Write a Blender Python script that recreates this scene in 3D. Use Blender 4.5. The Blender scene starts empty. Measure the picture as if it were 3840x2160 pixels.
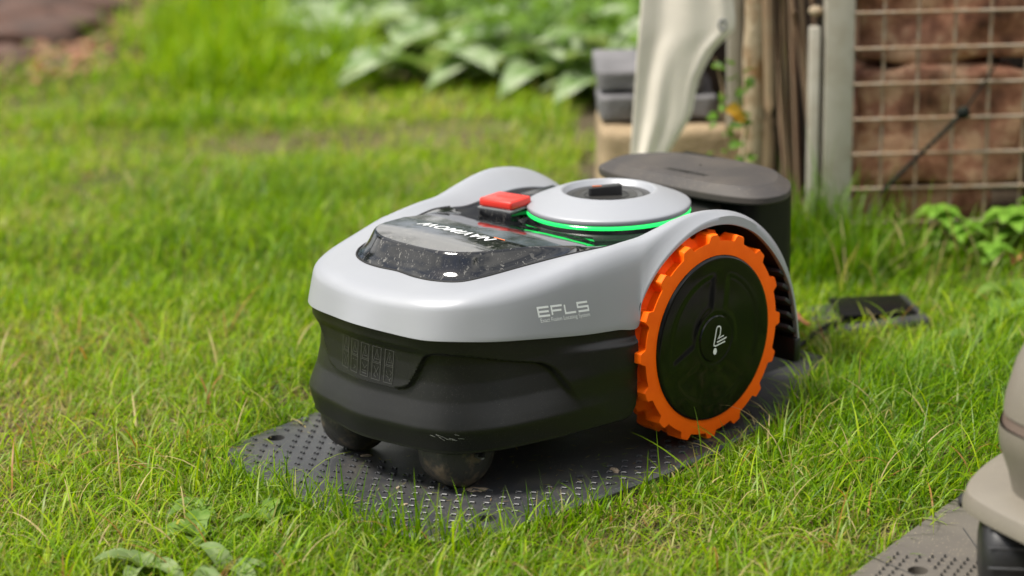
import bpy, bmesh, math, random
import numpy as np
from mathutils import Vector, Matrix, noise
from mathutils.bvhtree import BVHTree

random.seed(7); rng = np.random.default_rng(11)
S = bpy.context.scene
COL = S.collection

# ------------------------------------------------------------------ camera
CAM_POS = Vector((1.68835, 1.64115, 0.81485))
Rv = Vector((-0.72030, 0.69333, -0.02145)); Uv = Vector((-0.20554, -0.18379, 0.96124)); Fv = Vector((-0.66251, -0.69679, -0.27489))
cd = bpy.data.cameras.new('camera'); cam = bpy.data.objects.new('camera', cd); COL.objects.link(cam)
cam.matrix_world = Matrix(((Rv.x, Uv.x, -Fv.x, CAM_POS.x), (Rv.y, Uv.y, -Fv.y, CAM_POS.y), (Rv.z, Uv.z, -Fv.z, CAM_POS.z), (0, 0, 0, 1)))
cd.sensor_width = 36; cd.lens = 7809.5/3840*36
cd.clip_start = 0.05; cd.clip_end = 500
cd.dof.use_dof = True; cd.dof.focus_distance = 2.22; cd.dof.aperture_fstop = 2.9; cd.dof.aperture_blades = 9
S.camera = cam

# ------------------------------------------------------------------ sky and sun
SUN_EL = math.radians(62)
sun_dir = Vector((0.90, -0.42, 0)).normalized()*math.cos(SUN_EL) + Vector((0, 0, math.sin(SUN_EL)))
w = bpy.data.worlds.new("World"); S.world = w; w.use_nodes = True
nt = w.node_tree; nt.nodes.clear()
def N(nt, t, **kw):
    n = nt.nodes.new(t)
    for k, v in kw.items():
        if k in n.inputs: n.inputs[k].default_value = v
        else: setattr(n, k, v)
    return n
sky = N(nt, 'ShaderNodeTexSky', sky_type='NISHITA', sun_disc=False, sun_elevation=SUN_EL,
        sun_rotation=math.atan2(sun_dir.x, sun_dir.y), air_density=1.0, dust_density=1.5)
tc = N(nt, 'ShaderNodeTexCoord')
cn = N(nt, 'ShaderNodeTexNoise', Scale=2.1, Detail=8.0, Roughness=0.6); nt.links.new(tc.outputs['Generated'], cn.inputs['Vector'])
cr = N(nt, 'ShaderNodeValToRGB'); cr.color_ramp.elements[0].position = .34; cr.color_ramp.elements[1].position = .56
nt.links.new(cn.outputs['Fac'], cr.inputs['Fac'])
cc = N(nt, 'ShaderNodeValToRGB'); cc.color_ramp.elements[0].color = (4.2, 4.4, 4.8, 1); cc.color_ramp.elements[1].color = (12, 11.7, 11.0, 1)
cc.color_ramp.elements[0].position = .38; cc.color_ramp.elements[1].position = .68
nt.links.new(cn.outputs['Fac'], cc.inputs['Fac'])
mx = N(nt, 'ShaderNodeMix', data_type='RGBA')
nt.links.new(cr.outputs['Color'], mx.inputs[0]); nt.links.new(sky.outputs['Color'], mx.inputs[6]); nt.links.new(cc.outputs['Color'], mx.inputs[7])
bg = N(nt, 'ShaderNodeBackground', Strength=0.105); nt.links.new(mx.outputs[2], bg.inputs['Color'])
wo = N(nt, 'ShaderNodeOutputWorld'); nt.links.new(bg.outputs[0], wo.inputs[0])
sl = bpy.data.lights.new('sun', 'SUN'); sl.energy = 3.6; sl.angle = math.radians(14); sl.color = (1, .95, .87)
so = bpy.data.objects.new('sun', sl); COL.objects.link(so); so.rotation_euler = sun_dir.to_track_quat('Z', 'Y').to_euler()
S.view_settings.view_transform = 'Standard'; S.view_settings.look = 'None'; S.view_settings.exposure = 0.76; S.view_settings.gamma = 1.0
S.view_settings.use_curve_mapping = False
S.render.engine = 'CYCLES'; S.cycles.max_bounces = 8; S.cycles.use_denoising = True
S.cycles.transparent_max_bounces = 6

# ------------------------------------------------------------------ helpers
def tag(o, label=None, cat=None, group=None, kind=None):
    if label: o['label'] = label
    if cat: o['category'] = cat
    if group: o['group'] = group
    if kind: o['kind'] = kind
    return o
def link(o, parent=None):
    COL.objects.link(o)
    if parent is not None: o.parent = parent
    return o
def thing(name, label, cat, group=None):
    o = bpy.data.objects.new(name, None); o.empty_display_size = .05
    COL.objects.link(o); return tag(o, label, cat, group)
def mesh(name, verts, faces, mat, parent=None, smooth=True, auto=None):
    me = bpy.data.meshes.new(name)
    me.from_pydata([tuple(map(float, v)) for v in verts], [], [tuple(int(i) for i in f) for f in faces])
    if mat is not None:
        for m in (mat if isinstance(mat, (list, tuple)) else [mat]): me.materials.append(m)
    if smooth: me.polygons.foreach_set('use_smooth', [True]*len(me.polygons))
    me.update()
    if auto is not None: me.set_sharp_from_angle(angle=math.radians(auto))
    return link(bpy.data.objects.new(name, me), parent)
def frombm(name, bm, mat, parent=None, smooth=True, auto=None):
    me = bpy.data.meshes.new(name); bmesh.ops.recalc_face_normals(bm, faces=bm.faces); bm.to_mesh(me); bm.free()
    if mat is not None: me.materials.append(mat)
    if smooth: me.polygons.foreach_set('use_smooth', [True]*len(me.polygons))
    if auto is not None: me.set_sharp_from_angle(angle=math.radians(auto))
    return link(bpy.data.objects.new(name, me), parent)
def grid(P, closed_u=False, closed_v=False):
    """P: (nu,nv,3) -> verts, faces"""
    P = np.asarray(P); nu, nv = P.shape[:2]; f = []
    for i in range(nu if closed_u else nu-1):
        for j in range(nv if closed_v else nv-1):
            a = i*nv+j; b = ((i+1) % nu)*nv+j; c = ((i+1) % nu)*nv+(j+1) % nv; d = i*nv+(j+1) % nv
            f.append((a, b, c, d))
    return P.reshape(-1, 3), f
def lathe(name, prof, mat, parent, center=(0, 0, 0), axis='z', n=96, auto=35):
    t = np.linspace(0, 2*np.pi, n, endpoint=False); P = []
    for a in t:
        row = []
        for r, h in prof:
            x, y = r*math.cos(a), r*math.sin(a)
            row.append((center[0]+x, center[1]+y, center[2]+h) if axis == 'z' else (center[0]+x, center[1]+h, center[2]+y))
        P.append(row)
    v, f = grid(np.array(P), closed_u=True)
    o = mesh(name, v, f, mat, parent)
    bm = bmesh.new(); bm.from_mesh(o.data); bmesh.ops.remove_doubles(bm, verts=bm.verts, dist=1e-6)
    bmesh.ops.recalc_face_normals(bm, faces=bm.faces); bm.to_mesh(o.data); bm.free()
    if auto: o.data.set_sharp_from_angle(angle=math.radians(auto))
    return o
def boxbm(bm, c, s, rot=None, bev=0.0, seg=2):
    r = bmesh.ops.create_cube(bm, size=1.0); vs = r['verts']
    M = Matrix.Translation(Vector(c)) @ (rot.to_4x4() if rot is not None else Matrix()) @ Matrix.Diagonal((*s, 1))
    bmesh.ops.transform(bm, matrix=M, verts=vs)
    if bev > 0:
        es = list({e for v in vs for e in v.link_edges})
        bmesh.ops.bevel(bm, geom=es, offset=bev, segments=seg, affect='EDGES', profile=.5)
def box(name, c, s, mat, parent=None, rot=None, bev=0.0, seg=2, auto=40):
    bm = bmesh.new(); boxbm(bm, c, s, rot, bev, seg); return frombm(name, bm, mat, parent, auto=auto)
def tube_pts(path, r, n=8):
    path = [Vector(p) for p in path]; P = []
    rr = r if hasattr(r, '__len__') else [r]*len(path)
    up = Vector((0, 0, 1))
    for i, p in enumerate(path):
        d = (path[min(i+1, len(path)-1)]-path[max(i-1, 0)]).normalized()
        a = d.cross(up)
        if a.length < 1e-3: a = d.cross(Vector((1, 0, 0)))
        a.normalize(); b = d.cross(a).normalized()
        P.append([p+(a*math.cos(t)+b*math.sin(t))*rr[i] for t in np.linspace(0, 2*np.pi, n, endpoint=False)])
    return np.array([[tuple(q) for q in row] for row in P])
def tube(name, path, r, mat, parent=None, n=8):
    v, f = grid(tube_pts(path, r, n), closed_v=True)
    f = list(f)+[tuple(range(n))[::-1], tuple(len(v)-n+i for i in range(n))]
    return mesh(name, v, f, mat, parent)
def catmull(pts, per):
    pts = np.asarray(pts, float); out = []; n = len(pts)
    for i in range(n-1):
        p0 = pts[i-1] if i > 0 else 2*pts[0]-pts[1]; p1 = pts[i]; p2 = pts[i+1]; p3 = pts[i+2] if i+2 < n else 2*pts[-1]-pts[-2]
        for k in range(per):
            t = k/per
            out.append(.5*((2*p1)+(-p0+p2)*t+(2*p0-5*p1+4*p2-p3)*t*t+(-p0+3*p1-3*p2+p3)*t**3))
    out.append(pts[-1]); return np.array(out)
def sstep(a, b, x):
    t = np.clip((x-a)/(b-a), 0, 1); return t*t*(3-2*t)

# ------------------------------------------------------------------ materials
def principled(name):
    m = bpy.data.materials.new(name); m.use_nodes = True; nt = m.node_tree
    return m, nt, nt.nodes['Principled BSDF']
def noise_node(nt, scale, detail=4, rough=.55, coord='Object'):
    tc = N(nt, 'ShaderNodeTexCoord'); n = N(nt, 'ShaderNodeTexNoise', Scale=scale, Detail=detail, Roughness=rough)
    nt.links.new(tc.outputs[coord], n.inputs['Vector']); return n
def ramp(nt, src, stops):
    r = N(nt, 'ShaderNodeValToRGB'); e = r.color_ramp.elements
    e[0].position, e[0].color = stops[0][0], (*stops[0][1], 1) if len(stops[0][1]) == 3 else stops[0][1]
    e[1].position, e[1].color = stops[1][0], (*stops[1][1], 1)
    for p, c in stops[2:]:
        x = e.new(p); x.color = (*c, 1)
    nt.links.new(src, r.inputs['Fac']); return r
def g3(v): return (v, v, v)
def material(name, base, rough=.5, metal=0.0, bump=None, specks=None, var=None, coat=0, spec=.5, roughvar=None):
    m, nt, p = principled(name)
    p.inputs['Base Color'].default_value = (*base, 1); p.inputs['Roughness'].default_value = rough
    p.inputs['Metallic'].default_value = metal; p.inputs['Coat Weight'].default_value = coat; p.inputs['Specular IOR Level'].default_value = spec
    last = None
    if var:   # (scale, colour2, lo, hi)
        n = noise_node(nt, var[0], 6, .6); r = ramp(nt, n.outputs['Fac'], [(var[2], base), (var[3], var[1])]); last = r.outputs['Color']
    if specks:  # (scale, size, colour)
        tc = N(nt, 'ShaderNodeTexCoord'); vo = N(nt, 'ShaderNodeTexVoronoi', Scale=specks[0]); nt.links.new(tc.outputs['Object'], vo.inputs['Vector'])
        n2 = noise_node(nt, specks[0]*.03, 3)
        mlt = N(nt, 'ShaderNodeMath', operation='MULTIPLY'); nt.links.new(n2.outputs['Fac'], mlt.inputs[0]); mlt.inputs[1].default_value = specks[1]*2
        lt = N(nt, 'ShaderNodeMath', operation='LESS_THAN'); nt.links.new(vo.outputs['Distance'], lt.inputs[0]); nt.links.new(mlt.outputs[0], lt.inputs[1])
        # keep only some of the cells
        sep = N(nt, 'ShaderNodeSeparateColor'); nt.links.new(vo.outputs['Color'], sep.inputs[0])
        gt = N(nt, 'ShaderNodeMath', operation='GREATER_THAN'); gt.inputs[1].default_value = .45; nt.links.new(sep.outputs[0], gt.inputs[0])
        mm = N(nt, 'ShaderNodeMath', operation='MULTIPLY'); nt.links.new(lt.outputs[0], mm.inputs[0]); nt.links.new(gt.outputs[0], mm.inputs[1])
        mi = N(nt, 'ShaderNodeMix', data_type='RGBA'); nt.links.new(mm.outputs[0], mi.inputs[0])
        if last: nt.links.new(last, mi.inputs[6])
        else: mi.inputs[6].default_value = (*base, 1)
        mi.inputs[7].default_value = (*specks[2], 1); last = mi.outputs[2]
    if last: nt.links.new(last, p.inputs['Base Color'])
    if roughvar:
        n = noise_node(nt, roughvar[0], 5, .6); r = ramp(nt, n.outputs['Fac'], [(.35, g3(roughvar[1])), (.65, g3(roughvar[2]))]); nt.links.new(r.outputs['Color'], p.inputs['Roughness'])
    if bump:  # (scale, distance)
        n = noise_node(nt, bump[0], 5, .6); b = N(nt, 'ShaderNodeBump', Distance=bump[1], Strength=1.0); nt.links.new(n.outputs['Fac'], b.inputs['Height']); nt.links.new(b.outputs[0], p.inputs['Normal'])
    return m
M = {}
M['silver'] = material('silver_paint', (.288, .298, .322), .42, .16, bump=(2600, .00003), var=(6, (.308, .318, .338), .35, .7), coat=.0, specks=(300, .05, (.20, .195, .18)))
M['black'] = material('black_plastic', (.0065, .0067, .0064), .40, specks=(900, .11, (.16, .15, .13)), bump=(1600, .00005), roughvar=(9, .36, .46), spec=.38)
M['blackin'] = material('dark_interior', (.006, .006, .006), .7)
M['gloss'] = material('gloss_black', (.006, .006, .007), .24, specks=(420, .07, (.22, .21, .19)), coat=0)
M['hub'] = material('gloss_hub', (.004, .004, .004), .09, specks=(700, .05, (.08, .08, .07)), roughvar=(14, .07, .14), spec=.28)
M['orange'] = material('orange_rubber', (1.0, .145, .001), .6, var=(35, (.92, .118, .001), .4, .75), bump=(900, .00008), specks=(330, .07, (.45, .12, .03)), spec=.18)
M['red'] = material('red_button', (.62, .028, .016), .35, bump=(700, .00003))
M['white'] = material('white_print', (.78, .80, .80), .4)
M['print'] = material('pale_print', (.80, .82, .83), .4)
M['orangeprint'] = material('orange_print', (.85, .17, .02), .4)
M['clear'] = material('grey_trim', (.17, .175, .18), .15)
M['knob'] = material('black_knob', (.012, .012, .013), .3)
M['dial'] = material('dial_face', (.03, .029, .027), .32, specks=(500, .1, (.16, .15, .13)))
M['caster'] = material('caster_rubber', (.022, .021, .019), .55, var=(48, (.13, .095, .06), .50, .68), bump=(260, .0006))
M['matb'] = material('mat_rubber', (.032, .033, .036), .42, var=(10, (.075, .070, .062), .5, .75), specks=(420, .13, (.30, .25, .18)), bump=(500, .0001), roughvar=(7, .34, .55))
M['dock'] = material('dock_grey', (.044, .039, .037), .6, spec=.35, var=(16, (.068, .058, .050), .4, .7), specks=(330, .12, (.24, .20, .15)), bump=(900, .0001))
M['dockb'] = material('dock_black', (.003, .003, .0032), .45, bump=(1200, .00004), spec=.2)
M['khaki'] = material('khaki_plastic', (.165, .146, .117), .5, var=(9, (.19, .17, .136), .35, .7), specks=(520, .12, (.42, .38, .27)), bump=(1500, .00006))
M['khakid'] = material('khaki_stripe', (.13, .095, .075), .45, specks=(420, .1, (.35, .28, .2)))
M['khakimat'] = material('khaki_mat', (.095, .083, .070), .6, var=(14, (.12, .106, .086), .35, .7), specks=(330, .15, (.36, .30, .2)), bump=(700, .00012))
M['mat2_shade'] = material('stud_groove_shade', (.05, .048, .045), .5)  # painted shade for the stud faces and groove strips
M['tyre2'] = material('black_tyre', (.013, .013, .014), .45, specks=(500, .1, (.12, .1, .08)))
M['postgrey'] = material('grey_post', (.42, .39, .33), .6, var=(18, (.30, .26, .19), .45, .85), bump=(160, .0004))
M['wire'] = material('galvanised_wire', (.29, .235, .175), .6, .15, var=(45, (.26, .14, .06), .42, .68))
M['tarp'] = material('pale_tarp', (.76, .70, .61), .75, var=(5, (.55, .51, .43), .4, .75), bump=(420, .0002))
M['cord'] = material('dark_cord', (.008, .010, .009), .85, var=(160, (.03, .035, .022), .5, .65), spec=.15)
M['concrete'] = material('grey_slab', (.16, .155, .16), .85, var=(14, (.09, .088, .09), .4, .7), bump=(60, .003))
M['sand'] = material('tan_stone', (.33, .245, .145), .85, var=(12, (.19, .135, .075), .4, .75), bump=(45, .004))
M['pole'] = material('peeled_wood', (.42, .335, .225), .8, bump=(70, .004), var=(26, (.24, .13, .05), .44, .66))
M['boards'] = material('dark_recess_wood', (.025, .017, .011), .9, var=(14, (.05, .032, .02), .4, .7), bump=(60, .002))  # near-black tone carries the recess shade; one bark strip shares it
M['stalk'] = material('dry_stalk', (.36, .24, .15), .7, var=(22, (.40, .30, .19), .4, .7))
M['yellowleaf'] = material('yellow_leaf', (.62, .36, .02), .5, var=(40, (.5, .22, .02), .45, .7))
M['flower'] = material('yellow_petal', (.75, .62, .03), .6)
M['bark'] = material('bark', (.09, .065, .045), .9, bump=(14, .02))
M['lug_stone'] = material('rough_stone', (.10, .052, .037), .9, var=(8, (.05, .032, .025), .4, .7), bump=(30, .006))

def block_mat():
    m, nt, p = principled('red_stone')
    n = noise_node(nt, 17, 10, .68); r = ramp(nt, n.outputs['Fac'], [(.30, (.05, .02, .012)), (.40, (.19, .080, .046)), (.49, (.33, .155, .093)), (.59, (.54, .35, .22)), (.69, (.34, .14, .06))])
    n2 = noise_node(nt, 5, 4); r2 = ramp(nt, n2.outputs['Fac'], [(.4, (.85, .85, .85)), (.65, (1.15, 1.05, 1.0))])
    mu = N(nt, 'ShaderNodeMix', data_type='RGBA', blend_type='MULTIPLY'); mu.inputs[0].default_value = 1
    nt.links.new(r.outputs[0], mu.inputs[6]); nt.links.new(r2.outputs[0], mu.inputs[7]); nt.links.new(mu.outputs[2], p.inputs['Base Color'])
    p.inputs['Roughness'].default_value = .85
    b = N(nt, 'ShaderNodeBump', Distance=.006); nt.links.new(n.outputs['Fac'], b.inputs['Height']); nt.links.new(b.outputs[0], p.inputs['Normal']); return m
M['block'] = block_mat()

def cover_mat():
    """glossy smoke-black cover with dried water marks and dust"""
    m, nt, p = principled('glossy_cover')
    tc = N(nt, 'ShaderNodeTexCoord')
    mp = N(nt, 'ShaderNodeMapping'); mp.inputs['Scale'].default_value = (1, 1.35, 1); nt.links.new(tc.outputs['Object'], mp.inputs[0])
    n1 = N(nt, 'ShaderNodeTexNoise', Scale=150, Detail=2.5, Roughness=.5, Distortion=.6); nt.links.new(mp.outputs[0], n1.inputs['Vector'])
    s1 = ramp(nt, n1.outputs['Fac'], [(.625, g3(0)), (.645, g3(1))])
    n2 = N(nt, 'ShaderNodeTexNoise', Scale=420, Detail=2, Roughness=.5); nt.links.new(tc.outputs['Object'], n2.inputs['Vector'])
    s2 = ramp(nt, n2.outputs['Fac'], [(.66, g3(0)), (.68, g3(.8))])
    n3 = N(nt, 'ShaderNodeTexNoise', Scale=16, Detail=4, Roughness=.6); nt.links.new(tc.outputs['Object'], n3.inputs['Vector'])
    s3 = ramp(nt, n3.outputs['Fac'], [(.40, g3(.03)), (.64, g3(.30))])
    a = N(nt, 'ShaderNodeMath', operation='MAXIMUM'); nt.links.new(s1.outputs[0], a.inputs[0]); nt.links.new(s2.outputs[0], a.inputs[1])
    b = N(nt, 'ShaderNodeMath', operation='MULTIPLY'); nt.links.new(a.outputs[0], b.inputs[0]); nt.links.new(s3.outputs[0], b.inputs[1])
    mi = N(nt, 'ShaderNodeMix', data_type='RGBA'); nt.links.new(b.outputs[0], mi.inputs[0]); mi.inputs[6].default_value = (.009, .0095, .011, 1); mi.inputs[7].default_value = (.42, .40, .36, 1)
    nt.links.new(mi.outputs[2], p.inputs['Base Color'])
    ro = N(nt, 'ShaderNodeMath', operation='MULTIPLY_ADD'); nt.links.new(b.outputs[0], ro.inputs[0]); ro.inputs[1].default_value = .6; ro.inputs[2].default_value = .045
    nt.links.new(ro.outputs[0], p.inputs['Roughness']); p.inputs['IOR'].default_value = 1.52; p.inputs['Coat Weight'].default_value = .15; p.inputs['Coat Roughness'].default_value = .06
    return m
M['cover'] = cover_mat()

def emit_mat(name, col, st):
    m, nt, p = principled(name); p.inputs['Base Color'].default_value = (*[c*.3 for c in col], 1)
    p.inputs['Emission Color'].default_value = (*col, 1); p.inputs['Emission Strength'].default_value = st; p.inputs['Roughness'].default_value = .15; return m
M['green'] = emit_mat('green_light', (.02, .85, .14), 1.0)

def leaf_mat(name, c1, c2, vein=None, trans=.35, attr=False, scale=30, rough=.45):
    m = bpy.data.materials.new(name); m.use_nodes = True; nt = m.node_tree; p = nt.nodes['Principled BSDF']; out = nt.nodes['Material Output']
    if attr:
        a = N(nt, 'ShaderNodeAttribute', attribute_name='tint'); col = a.outputs['Color']
    else:
        n = noise_node(nt, scale, 5); col = ramp(nt, n.outputs['Fac'], [(.38, c1), (.62, c2)]).outputs['Color']
    nt.links.new(col, p.inputs['Base Color']); p.inputs['Roughness'].default_value = rough; p.inputs['Specular IOR Level'].default_value = .28
    t = N(nt, 'ShaderNodeBsdfTranslucent')
    hs = N(nt, 'ShaderNodeMix', data_type='RGBA', blend_type='MULTIPLY'); hs.inputs[0].default_value = 1; nt.links.new(col, hs.inputs[6]); hs.inputs[7].default_value = (1.25, 1.3, .55, 1)
    nt.links.new(hs.outputs[2], t.inputs['Color'])
    mx = N(nt, 'ShaderNodeMixShader'); mx.inputs[0].default_value = trans; nt.links.new(p.outputs[0], mx.inputs[1]); nt.links.new(t.outputs[0], mx.inputs[2]); nt.links.new(mx.outputs[0], out.inputs[0])
    return m
M['grass'] = leaf_mat('grass_blades', None, None, attr=True, trans=.45, rough=.42)
M['paleleaf'] = leaf_mat('pale_leaf', (.16, .26, .08), (.40, .46, .30), trans=.3, scale=22, rough=.5)
M['weed'] = leaf_mat('weed_leaf', (.11, .21, .025), (.19, .29, .06), trans=.35, scale=50)
M['greyweed'] = leaf_mat('grey_green_leaf', (.15, .22, .07), (.23, .29, .12), trans=.3, scale=60, rough=.6)
M['brightleaf'] = leaf_mat('bright_leaf', (.14, .30, .03), (.22, .40, .05), trans=.4, scale=40)
M['ivy'] = leaf_mat('ivy_leaf', (.08, .16, .02), (.16, .27, .03), trans=.35, scale=40)
M['treeleaf'] = leaf_mat('tree_leaf', (.035, .07, .015), (.06, .11, .02), trans=.3, scale=.8)
M['litter'] = leaf_mat('dead_leaf', None, None, attr=True, trans=.15, rough=.7)

def ground_mat():
    m, nt, p = principled('soil')
    n = noise_node(nt, 5, 10, .65); r = ramp(nt, n.outputs['Fac'], [(.35, (.045, .030, .017)), (.5, (.10, .068, .035)), (.62, (.15, .12, .05)), (.72, (.09, .11, .03))])
    n2 = noise_node(nt, 60, 6, .7); r2 = ramp(nt, n2.outputs['Fac'], [(.35, g3(.7)), (.65, g3(1.25))])
    mu = N(nt, 'ShaderNodeMix', data_type='RGBA', blend_type='MULTIPLY'); mu.inputs[0].default_value = 1
    nt.links.new(r.outputs[0], mu.inputs[6]); nt.links.new(r2.outputs[0], mu.inputs[7]); nt.links.new(mu.outputs[2], p.inputs['Base Color'])
    p.inputs['Roughness'].default_value = .95
    b = N(nt, 'ShaderNodeBump', Distance=.012); nt.links.new(n2.outputs['Fac'], b.inputs['Height']); nt.links.new(b.outputs[0], p.inputs['Normal']); return m
M['soil'] = ground_mat()

# ------------------------------------------------------------------ decals laid on a surface
def bvh_of(*objs):
    vs, fs = [], []
    for o in objs:
        k = len(vs); vs += [v.co.copy() for v in o.data.vertices]; fs += [tuple(i+k for i in p.vertices) for p in o.data.polygons]
    return BVHTree.FromPolygons(vs, fs)
def ribbon(paths, wd, closed=None, cap=True):
    """strokes in 2D -> verts2d, faces"""
    V, F = [], []
    for path in paths:
        p = [np.array(q, float) for q in path]; n = len(p); k = len(V)
        for i in range(n):
            a = p[max(i-1, 0)]; b = p[min(i+1, n-1)]
            d1 = (p[i]-a) if i > 0 else (p[1]-p[0]); d2 = (b-p[i]) if i < n-1 else (p[-1]-p[-2])
            d1 = d1/np.linalg.norm(d1); d2 = d2/np.linalg.norm(d2)
            nn = np.array([-(d1+d2)[1], (d1+d2)[0]]); nn /= np.linalg.norm(nn); c = max(.5, float(nn @ np.array([-d1[1], d1[0]])))
            e = np.zeros(2)
            if cap and i == 0: e = -d1*wd*.35
            if cap and i == n-1: e = d2*wd*.35
            V.append(p[i]+nn*wd/2/c+e); V.append(p[i]-nn*wd/2/c+e)
        for i in range(n-1): F.append((k+2*i, k+2*i+1, k+2*i+3, k+2*i+2))
    return V, F
def font2d(text, size, shear=0, offset=0, spacing=1.0):
    cu = bpy.data.curves.new('text', 'FONT'); cu.body = text; cu.size = size; cu.shear = shear; cu.offset = offset; cu.space_character = spacing; cu.resolution_u = 4
    o = bpy.data.objects.new('text', cu); COL.objects.link(o); bpy.context.view_layer.update()
    me = bpy.data.meshes.new_from_object(o.evaluated_get(bpy.context.evaluated_depsgraph_get()))
    V = [np.array([v.co.x, v.co.y]) for v in me.vertices]; F = [tuple(p.vertices) for p in me.polygons]
    bpy.data.objects.remove(o); bpy.data.meshes.remove(me); bpy.data.curves.remove(cu); return V, F
def decal(name, V, F, O, U, W, D, bvh, mat, parent, off=.0004, subdiv=0):
    """O origin, U/W axes (world vector per unit), D ray direction"""
    bm = bmesh.new(); vs = [bm.verts.new((v[0], v[1], 0)) for v in V]
    for f in F:
        try: bm.faces.new([vs[i] for i in f])
        except ValueError: pass
    if subdiv:
        bmesh.ops.triangulate(bm, faces=bm.faces)
        bmesh.ops.subdivide_edges(bm, edges=bm.edges, cuts=subdiv, use_grid_fill=True)
    O = Vector(O); U = Vector(U); W = Vector(W); D = Vector(D).normalized()
    for v in bm.verts:
        p = O+U*v.co.x+W*v.co.y; h = bvh.ray_cast(p-D*.5, D)
        if h[0] is not None:
            nr = h[1] if h[1].dot(D) < 0 else -h[1]; v.co = h[0]+nr*off
        else: v.co = p
    bm.faces.ensure_lookup_table()
    me = bpy.data.meshes.new(name); bm.to_mesh(me); bm.free(); me.materials.append(mat)
    return link(bpy.data.objects.new(name, me), parent)

# ================================================================== SETTING: ground
WN = np.array([.6892, .7246, 0]); WC = -.70282; WE = np.array([-.7246, .6892, 0])
def W(s, off, z): return Vector(WN*(WC-off)+WE*s+np.array([0, 0, z]))
GZ = -.014
def gz(x, y):
    return GZ + .006*np.sin(x*5.1+1)*np.cos(y*4.3) + .004*np.sin(x*11+y*9)
xs = np.concatenate([[-60, -30, -14, -8], np.arange(-5, 1.6, .06), [2.2, 4, 9, 30, 60]])
ys = np.concatenate([[-60, -30, -14, -8], np.arange(-5, 1.6, .06), [2.2, 4, 9, 30, 60]])
X, Y = np.meshgrid(xs, ys, indexing='ij')
near = (np.abs(X) < 6) & (np.abs(Y) < 6)
flat = sstep(.0, .12, np.maximum(np.maximum(-.38-X, X-.47), np.maximum(-.24-Y, Y-1.1)))
Zg = np.where(near, GZ+(gz(X, Y)-GZ)*flat, GZ)
v, f = grid(np.stack([X, Y, Zg], -1)); g = mesh('ground', v, f, M['soil']); tag(g, kind='structure', label='brown soil of the garden under the lawn')

# ================================================================== ROBOT MOWER
mower = thing('robot_mower', 'silver and black robot mower with big orange rear wheels, parked on the black studded mat', 'robot mower')
A = [(.296, 0, .222), (.299, .030, .222), (.296, .057, .2222), (.284, .083, .2232), (.262, .098, .2265), (.215, .109, .2305), (.165, .123, .235), (.125, .133, .2365),
     (.1, .132, .235), (.075, .131, .233), (.045, .130, .236), (.02, .129, .239), (-.01, .128, .2395), (-.04, .128, .2355), (-.07, .127, .228), (-.1, .126, .212), (-.13, .125, .187),
     (-.15, .125, .155), (-.162, .125, .118), (-.166, .125, .078)]
B = [(.345, 0, .210), (.343, .045, .211), (.335, .085, .2145), (.315, .118, .2175), (.283, .138, .2215), (.235, .153, .2285), (.18, .163, .2395), (.135, .166, .2465),
     (.105, .167, .2515), (.08, .167, .2555), (.05, .166, .260), (.02, .165, .2635), (-.01, .165, .2625), (-.045, .165, .2555), (-.08, .165, .2425), (-.112, .165, .223), (-.14, .165, .196),
     (-.16, .165, .162), (-.170, .165, .12), (-.173, .165, .078)]
C = [(.358, 0, .177), (.352, .045, .1755), (.344, .09, .175), (.325, .12, .175), (.289, .145, .172), (.24, .16, .167), (.186, .171, .161), (.142, .177, .1575),
     (.1135, .180, .1548), (.107, .180, .180), (.083, .180, .2085), (.05, .180, .230), (.012, .180, .2425), (-.032, .180, .2415), (-.072, .180, .2275), (-.1, .180, .2075), (-.127, .180, .178),
     (-.1465, .180, .145), (-.157, .180, .11), (-.163, .180, .078)]
BW = [.003]*7+[.0035, .005, .008, .0095, .0105, .0110, .0110, .0095, .0075, .006, .005, .004, .003]
PER = 8
def mirror_cat(R):
    R = np.array(R, float); Rm = R[::-1].copy(); Rm[:, 1] *= -1
    return catmull(np.vstack([Rm[:-1], R]), PER)
Ac, Bc, Cc = mirror_cat(A), mirror_cat(B), mirror_cat(C)
bw = catmull(np.array(BW[::-1][:-1]+BW)[:, None], PER)[:, 0]
nst = len(Ac); mid = (nst-1)//2
B2c = []
for i in range(nst):
    d = Bc[i]-Cc[i]; d2 = d.copy(); d2[1] *= .15; d2 /= np.linalg.norm(d2); B2c.append(Cc[i]+d2*bw[i])
B2c = np.array(B2c)
rows = []
for i in range(nst):
    a, b, b2, c = Ac[i], Bc[i], B2c[i], Cc[i]
    st = min(abs(i-mid)/PER, 19)
    ra = .45 if st < 6 else .45+.3*min(1, (st-6)/3)       # softer crest on the fenders
    rb = .30 if st < 6 else .35
    p0 = a*ra+b*(1-ra) if st >= 6 else b+(a-b)*min(.45, .018/np.linalg.norm(a-b)); p2 = b+(b2-b)*rb
    out = [a+np.array([0, 0, -.004]), a]
    for t in (.2, .4, .6, .8): out.append(a*(1-t)+p0*t)
    for t in np.linspace(0, 1, 9): out.append((1-t)**2*p0+2*t*(1-t)*b+t*t*p2)
    bul = np.array([0., 0, 0])
    for t in (.25, .5, .75, .93): out.append(p2*(1-t)+b2*t)
    out += [b2, b2*.5+c*.5, c*.94+b2*.06, c]
    cen = np.array([0, math.copysign(min(abs(c[1]), .1), c[1]), 0]); inward = np.array([-1., 0, 0]) if st < 2 else np.array([0, -np.sign(c[1]), 0])
    out += [c+inward*.0015+np.array([0, 0, -.0006]), c+inward*.006]
    rows.append(out)
v, f = grid(np.array(rows)); shell = mesh('upper_shell', v, f, M['silver'], mower, auto=50)
nr = len(rows[0])

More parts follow.
